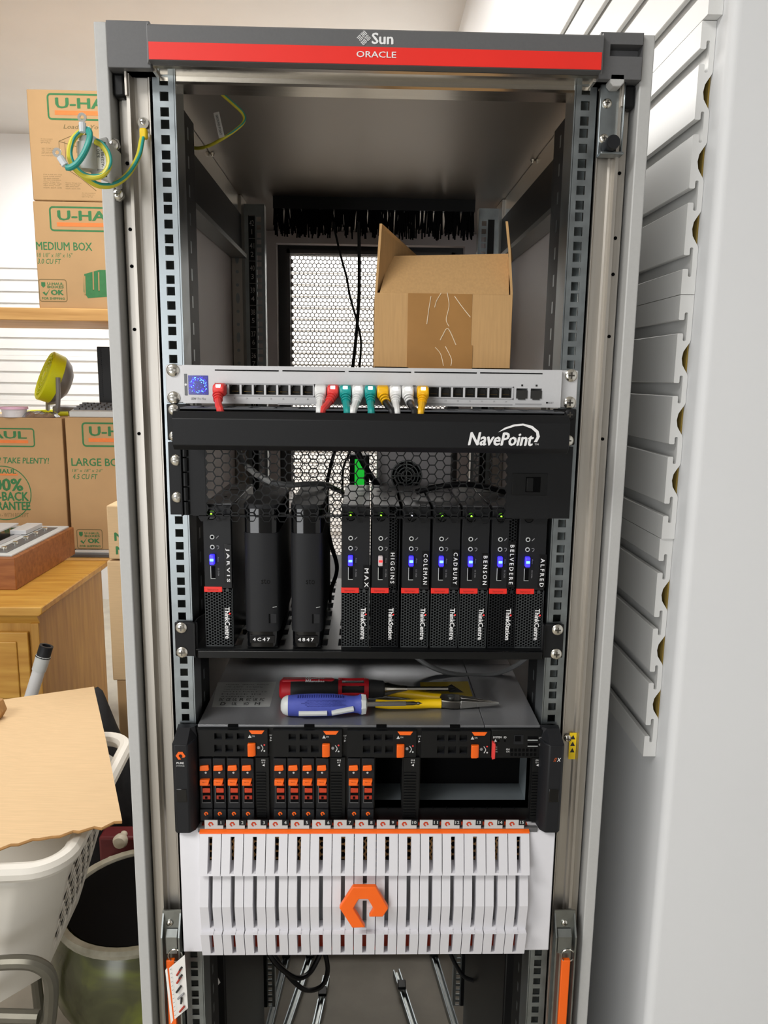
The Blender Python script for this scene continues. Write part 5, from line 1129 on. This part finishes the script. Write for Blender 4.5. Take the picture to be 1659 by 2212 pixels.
for k in range(5):
    a = k*2*math.pi/5; d = u*math.cos(a)+v*math.sin(a); e = -d.cross(A); b.slab([C0+d*20, C0+d*86-e*10, C0+d*86+e*26+A*12, C0+d*20+e*8+A*8], A, 2)
b.build('blades', 'fan_yellow', ft_)
for s in (-1, 1): MB().tube([C0+Vector((s*104, 10, 0)), Vector((s*112, 5, 70)), Vector((s*100, 0, 10))], 9, n=8).build('yoke_arm', 'fan_grey', ft_)
MB().tube([Vector((-100, 40, 8)), Vector((-90, -60, 8)), Vector((0, -90, 8)), Vector((90, -60, 8)), Vector((100, 40, 8))], 9, n=8).build('base', 'fan_yellow', ft_)
MB().box(-60, 60, 10, 100, 4, 34).build('battery_foot', 'fan_grey', ft_, bev=8); MB().tube([C0-A*20+u*95, C0-A*40+u*130, C0-A*70+u*110], 8, n=8).build('handle', 'fan_grey', ft_)
p = P(30, 878, y=LY+50); b = MB().lathe([(0, 0), (46, 0), (52, 40), (49, 40), (44, 4), (0, 4)], (p.x, p.y, zL1+1), n=32); pk = thing('plastic_tub', 'small white tub with a pink lid on the moving box', 'tub', (p.x, p.y, zL1+1)); b.build('tub', 'white_plastic', pk); MB().lathe([(0, 44), (55, 44), (56, 40), (56, 34), (53, 34)], (p.x, p.y, zL1+1), n=32).build('lid', 'pink_plastic', pk)
def crumple(name, lab, cat, m, cx, cy, z, w, d, h, seed, mats=None):
    random.seed(seed); nx, ny = 12, 8; b = MB(); vs = []; 
    for j in range(ny+1):
        for i in range(nx+1):
            e = min(i, nx-i, j, ny-j); vs.append((cx-w/2+w*i/nx+random.uniform(-6, 6), cy-d/2+d*j/ny+random.uniform(-5, 5), z+(0.5 if e == 0 else h*(.5+random.random()*.5)*min(1, e*.6))))
    n = len(vs); vs2 = [(a, c_, z) for a, c_, _ in vs]
    fs = [(j*(nx+1)+i, j*(nx+1)+i+1, (j+1)*(nx+1)+i+1, (j+1)*(nx+1)+i) for j in range(ny) for i in range(nx)]
    b.add(vs+vs2, fs+[tuple(n+k for k in reversed(f)) for f in fs]); return tag(b.build(name, m, None, ang=180), lab, cat)
p = P(86, 890, y=LY+60); crumple('foil_bag', 'crumpled silver foil bag at the edge of the moving box', 'bag', 'foil', p.x, LY+66, zL1+1, 150, 80, 26, 3)
p = P(20, 885, y=LY+60); crumple('paper_sheets', 'loose white papers lying beside the pink-lidded tub', 'paper', 'tag_white', p.x-140, LY+110, zL1+1, 330, 170, 10, 5)
kx = P(192, 880, y=LY+60).x; kb = thing('adding_machine', 'pale grey keyboard machine with dark keys on the large moving box', 'keyboard', (kx, LY+120, zL1+4))
MB().prism([(LY+20, zL1+4), (LY+20, zL1+30), (LY+200, zL1+62), (LY+200, zL1+4)], 'x', kx-72, kx+150).build('body', 'tool_grey', kb, bev=4)
b = MB()
for r in range(4):
    for k in range(7): 
        y_ = LY+45+r*34; z_k = zL1+30+(y_-LY-20)*.178; b.box(kx-60+k*28, kx-38+k*28, y_, y_+24, z_k, z_k+10)
stuff(b.build('keys', 'bezel_grey', kb, smooth=False))
mx0, mx1, mz0, mz1 = RC(211, 749, 300, 864, LY+260); mn = thing('speaker', 'tall black ridged box standing on the large moving boxes', 'speaker', ((mx0+mx1)/2, LY+290, zL1+4)); box('cabinet', 'black_plastic', mn, mx0, mx1, LY+262, LY+400, zL1+4, mz1, bev=3); b = MB(); z = mz0+12
while z < mz1-8: b.box(mx0+4, mx0+20, LY+259, LY+262, z, z+5); z += 9
b.build('ridges', 'charcoal', mn, smooth=False)
# ---- dresser
DZ = 900
f = P(84, 1312, z=DZ); bk = P(236, 1211, z=DZ); dx1 = (f.x+bk.x)/2; dy0, dy1 = f.y, bk.y
dr = thing('dresser', 'honey pine dresser with panelled drawers beside the cabinet', 'dresser', (dx1-500, (dy0+dy1)/2, 0))
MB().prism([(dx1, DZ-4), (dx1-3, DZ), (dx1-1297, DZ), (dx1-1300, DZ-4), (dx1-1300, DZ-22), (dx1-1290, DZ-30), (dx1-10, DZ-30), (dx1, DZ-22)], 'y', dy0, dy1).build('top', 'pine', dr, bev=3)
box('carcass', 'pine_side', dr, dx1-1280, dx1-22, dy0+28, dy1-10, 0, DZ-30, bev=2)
MB().prism([(dy0+8, DZ-30), (dy0+28, DZ-62), (dy0+28, DZ-30)], 'x', dx1-1285, dx1-20).build('cornice', 'pine', dr, smooth=False)
box('corner_post', 'pine_side', dr, dx1-48, dx1-22, dy0+20, dy0+30, 0, DZ-60, bev=2)
for r, (za_, zb_) in enumerate(((560, 812), (300, 545), (60, 285))):
    for k in range(2):
        x1 = dx1-56-k*610; x0 = x1-590
        d_ = box('drawer', 'pine', dr, x0, x1, dy0+14, dy0+28, za_, zb_, bev=3); box('drawer_panel', 'pine', d_, x0+35, x1-35, dy0+8, dy0+14, za_+30, zb_-30, bev=5)
        MB().sphere(((x0+x1)/2, dy0, (za_+zb_)/2), 16).build('knob', 'walnut', d_)
# ---- record player in a wooden case on the dresser
f = P(36, 1275, z=DZ); bk = P(163, 1197, z=DZ); rx1 = f.x
rd = thing('record_player', 'brown wooden stereo with a light metal deck standing on the dresser', 'stereo', ((f.x+bk.x)/2-200, (f.y+bk.y)/2, DZ))
zt_ = P(33, 1205, y=f.y).z; dlt = bk.x-f.x
ct = [(f.x, f.y), (bk.x, bk.y), (bk.x-430, bk.y), (f.x-430, f.y)]
MB().prism(ct, 'z', DZ, zt_).build('wooden_case', 'walnut', rd, bev=3)
ins = [(f.x-14, f.y+14), (bk.x-14, bk.y-14), (bk.x-416, bk.y-14), (f.x-416, f.y+14)]
MB().prism(ins, 'z', zt_, zt_+7).build('deck_plate', 'tool_grey', rd, bev=1.5)
dy = bk.y-f.y
def deck(u0, u1, v0, v1, z0, z1, nm, m, bev=1):
    pts = [(f.x+dlt*vv-430*(1-uu), f.y+dy*vv) for uu, vv in ((u0, v0), (u1, v0), (u1, v1), (u0, v1))]; MB().prism(pts, 'z', z0, z1).build(nm, m, rd, bev=bev)
deck(.78, .9, .08, .9, zt_+7, zt_+9, 'control_panel', 'bezel_grey'); deck(.3, .72, .12, .92, zt_+7, zt_+10, 'deck_inset', 'switch_shade')
deck(.5, .66, .2, .85, zt_+10, zt_+12, 'dark_window', 'black_gloss'); deck(.15, .6, .15, .8, zt_+30, zt_+36, 'raised_lid', 'switch_silver'); deck(.2, .3, .2, .75, zt_+10, zt_+30, 'lid_support', 'charcoal'); deck(.62, .76, .62, .9, zt_+10, zt_+26, 'cassette_door', 'switch_silver')
for k in range(5): 
    xk, yk = f.x-430*.16+dlt*(.15+.16*k), f.y+dy*(.15+.16*k); MB().cyl((xk, yk, zt_+9), (xk, yk, zt_+20), 9).build('dial', 'chrome', rd)
# ---- tall pale cartons by the cabinet
NY_ = 1350
for (a, c_, e_, lab) in ((228, 1092, 1208, 'pale moving carton with green letters, upper of two beside the cabinet'), (233, 1212, 1470, 'pale moving carton, lower of two between dresser and cabinet')):
    x0 = P(a+4, (c_+e_)/2, y=NY_).x; z1 = P(a, c_, y=NY_).z; z0 = P(a, e_, y=NY_).z
    t = thing('tall_carton', lab, 'box', (x0+180, NY_+200, z0), 'pale cartons beside the cabinet'); box('carton', 'cardboard_pale', t, x0, x0+380, NY_, NY_+400, z0, z1, bev=4); box('carton_tape', 'packing_tape', t, x0+165, x0+215, NY_-.5, NY_, z0, z1)
    if c_ < 1100: text('MEDIUM', (x0+100, NY_-.4, z1-95), 160, 26, t, 'uhaul_green', bold=.03); text('MOVING', (x0+105, NY_-.4, z1-137), 165, 26, t, 'uhaul_green', bold=.03)
    zz_ = z0
st_ = thing('shipping_crate', 'plain carton standing on the floor under the pale cartons', 'box', (x0+180, NY_+200, 0)); box('carton', 'cardboard_box', st_, x0+10, x0+370, NY_+5, NY_+395, 0, zz_, bev=4)
# ---- vacuum wand
a, c_ = P(100, 1396, y=1150), P(62, 1520, y=1130); d = (c_-a).normalized(); e_ = a+d*((a.z)/(-d.z))
vw = thing('vacuum_wand', 'white vacuum tube with a dark collar leaning up in front of the dresser', 'tube', (e_.x, e_.y, 0))
MB().cyl(e_-d*30, a+d*70, 17).build('tube', 'pole_white', vw); MB().cyl(a+d*28, a+d*72, 20, 19).build('sleeve', 'tool_grey', vw); MB().lathe([(12, 0), (19, 0), (19, 30), (21, 34), (12, 34)], a-d*2, d, n=20, closed=True).build('collar', 'charcoal', vw)
# ---- patio chair carrying the laundry basket, cardboard sheet on top
KZ = 800
def basket():
    t = thing('laundry_basket', 'white plastic laundry basket with slotted side under the cardboard sheet', 'laundry basket', (-800, 620, 470))
    fr = P(122, 1858, z=KZ); br_ = P(268, 1590, z=KZ); fl = P(0, 1868, z=KZ)
    d1 = (br_-fr); d1.z = 0; Lr = d1.length; d1.normalize(); d2 = Vector((-d1.y, d1.x, 0)); Lf = 620
    cen = fr+d1*(Lr/2)+d2*(Lf/2); lo = P(112, 2050, z=500)
    def ring(k, z, grow=0, n=8):
        hx, hy, r = Lr/2*k+grow, Lf/2*k+grow, 60
        o = []
        for sx, sy, a0 in ((1, 1, 0), (-1, 1, 90), (-1, -1, 180), (1, -1, 270)):
            for j in range(n+1): a = math.radians(a0+90*j/n); o.append(((sx*(hx-r)+r*math.cos(a)), (sy*(hy-r)+r*math.sin(a))))
        return [cen+d1*u+d2*v for u, v in o], o
    # walls as a grid, cells left out for the slots
    NZ = 13; z0, z1 = 470, KZ-30
    per = []; hx, hy, r = Lr/2, Lf/2, 60
    def dens(k):
        hx, hy = Lr/2*k, Lf/2*k; pts = []
        for (x0, y0, x1, y1, nn) in ((-hx+r, -hy, hx-r, -hy, 30), (hx, -hy+r, hx, hy-r, 30), (hx-r, hy, -hx+r, hy, 30), (-hx, hy-r, -hx, -hy+r, 30)):
            pts += [(x0+(x1-x0)*j/nn, y0+(y1-y0)*j/nn) for j in range(nn+1)]
        return pts
    b = MB(); vs = []; M_ = 124
    for j in range(NZ+1):
        k = .72+.28*j/NZ
        vs += [tuple(Vector((cen.x, cen.y, z0+(z1-z0)*j/NZ))+d1*u+d2*v) for u, v in dens(k)]
    fs = []
    for j in range(NZ):
        for i in range(M_):
            side, c = divmod(i, 31)
            if side in (0, 2) and 2 <= j <= 10 and 2 <= c <= 27 and (c+(j % 2)*2) % 4 in (0, 1): continue
            if c == 30 and False: continue
            fs.append((j*M_+i, j*M_+(i+1) % M_, (j+1)*M_+(i+1) % M_, (j+1)*M_+i))
    fs.append(tuple(range(M_-1, -1, -1)))
    b.add(vs, fs)
    def sol(o): m = o.modifiers.new('solid', 'SOLIDIFY'); m.thickness = .004; m.offset = 1
    b.build('basket_body', 'basket_white', t, mods=sol, ang=50)
    top, _ = ring(1.0, KZ, 12); MB().tube([(p.x, p.y, KZ-12) for p in top], 16, n=10, closed=True, raw=True).build('rim', 'basket_white', t)
    return t, cen, d1, d2, Lr, Lf
bk_, cen, d1, d2, Lr, Lf = basket()
q = [P(a, c_, z=KZ+14) for a, c_ in ((-220, 1575), (203, 1487), (264, 1778), (-150, 1868))]; q[0].z += 30; q[3].z += 4
cs = thing('cardboard_sheet', 'flat torn sheet of pale cardboard lying across the laundry basket', 'cardboard', q[2])
edge = [q[3]+(q[2]-q[3])*k/18+Vector((random.uniform(-4, 4), random.uniform(-9, 5), 0)) for k in range(1, 18)]
MB().slab([q[0], q[1], q[1]+(q[2]-q[1])*.5+Vector((2, 0, 0)), q[2]]+edge[::-1]+[q[3]], (0, 0, 1), 5).build('sheet', 'cardboard_pale', cs, smooth=False)
MB().tube([p+Vector((0, -1, 2.5)) for p in [q[2]]+edge[::-1]+[q[3]]], 2.6, n=6, raw=True).build('torn_edge', 'cardboard_dark', cs)
p = P(-14, 1560, z=KZ+22); wbk = thing('wooden_bracket', 'small brown notched corner piece resting on the cardboard sheet', 'bracket', (p.x, p.y, KZ+26)); MB().prism([(p.x-60, KZ+26), (p.x-60, KZ+76), (p.x+20, KZ+76), (p.x+28, KZ+50), (p.x+14, KZ+26), (p.x-4, KZ+26), (p.x-4, KZ+48), (p.x-30, KZ+48), (p.x-30, KZ+26)], 'y', p.y-14, p.y+14).build('block', 'cardboard_dark', wbk, bev=2)
ch = thing('patio_chair', 'metal tube chair with curved arms in front of the glazed pot', 'chair', (-760, 420, 0))
ax = P(100, 2110, y=250)
def tb(l, nm='frame_tube', r=12): MB().tube(l, r, n=10).build(nm, 'chair_tube', ch)
c1 = P(60, 2085, y=250); z1 = c1.z; xr_ = P(104, 2120, y=250).x
tb([(xr_-560, 250, z1-30), (xr_-200, 250, z1-8), (xr_-60, 250, z1+6), (xr_-12, 252, z1-4), (xr_+2, 256, z1-40), (xr_-8, 260, z1-120), (xr_-22, 262, z1-170), (xr_-4, 262, z1-240), (xr_+4, 262, 8)], 'arm')
tb([(xr_-225, 640, 455), (xr_-215, 640, 400), (xr_-200, 640, 8)], 'leg')
tb([(xr_-560, 258, z1-110), (xr_-200, 258, z1-105), (xr_-24, 258, z1-110)], 'seat_rail'); tb([(xr_-560, 640, 455), (xr_-220, 640, 455)], 'seat_rail')
for y in (262, 640): tb([(xr_-540, y, 455), (xr_-545, y, 8)], 'leg')
box('seat', 'chair_seat', ch, xr_-560, xr_-225, 262, 632, 451, 469, bev=6)
# ---- glazed pot
pc0 = P(212, 1962, z=340); PR = 190; pcx, pcy = -560, 800
pt = thing('ceramic_pot', 'large green glazed ceramic pot with a pale rim beside the cabinet', 'pot', (pcx, pcy, 0))
MB().lathe([(120, 0), (165, 60), (205, 150), (215, 220), (205, 280), (190, 315), (182, 330)], (pcx, pcy, 0), n=48).build('pot_body', 'pot_glaze', pt)
MB().lathe([(182, 326), (196, 336), (200, 348), (194, 356), (178, 354), (172, 340), (170, 326)], (pcx, pcy, 0), n=48, closed=True).build('pot_rim', 'pot_rim', pt)
MB().lathe([(171, 350), (150, 346), (162, 250), (150, 100), (0, 60)], (pcx, pcy, 0), n=40).build('nursery_liner', 'void', pt)
# ---- dark bags and a red case behind the pot
def blob(name, lab, cat, m, c, sx, sy, sz, seed):
    random.seed(seed); b = MB(); b.sphere((0, 0, 0), 1, n=20); vs = []
    for v in b.v:
        k = 1+.13*math.sin(v[0]*5+seed)+.1*math.sin(v[1]*7+v[2]*4+seed)+random.uniform(-.03, .03); z = max(v[2]*k, -.75); vs.append((c[0]+v[0]*k*sx, c[1]+v[1]*k*sy, c[2]+(z+.75)*sz))
    b.v = vs; return tag(b.build(name, m, None, ang=180), lab, cat)
blob('duffel_bag', 'black fabric bag slumped between dresser and laundry basket', 'bag', 'dark_fabric', (-800, 1210, 0), 130, 100, 370, 2)
blob('garbage_bag', 'dark bag on the floor behind the slotted laundry basket', 'bag', 'dark_fabric', (-430, 1230, 0), 80, 90, 250, 5)
p = P(258, 1820, y=1050); p.x += 30; rc = thing('red_case', 'dark red case with pale round knobs behind the glazed pot', 'case', (p.x, 1060, 0)); MB().box(p.x-90, p.x+110, 1052, 1112, 0, p.z+14).build('case', 'maroon', rc, bev=8)
for a_, c_ in ((262, 1813), (243, 1862)):
    k_ = P(a_, c_, y=1040); MB().lathe([(0, -22), (16, -20), (21, -10), (19, 0), (10, 10), (10, 26)], (k_.x, 1040, k_.z), (0, 1, 0), n=20).build('knob', 'cream_knob', rc)
flush_texts()
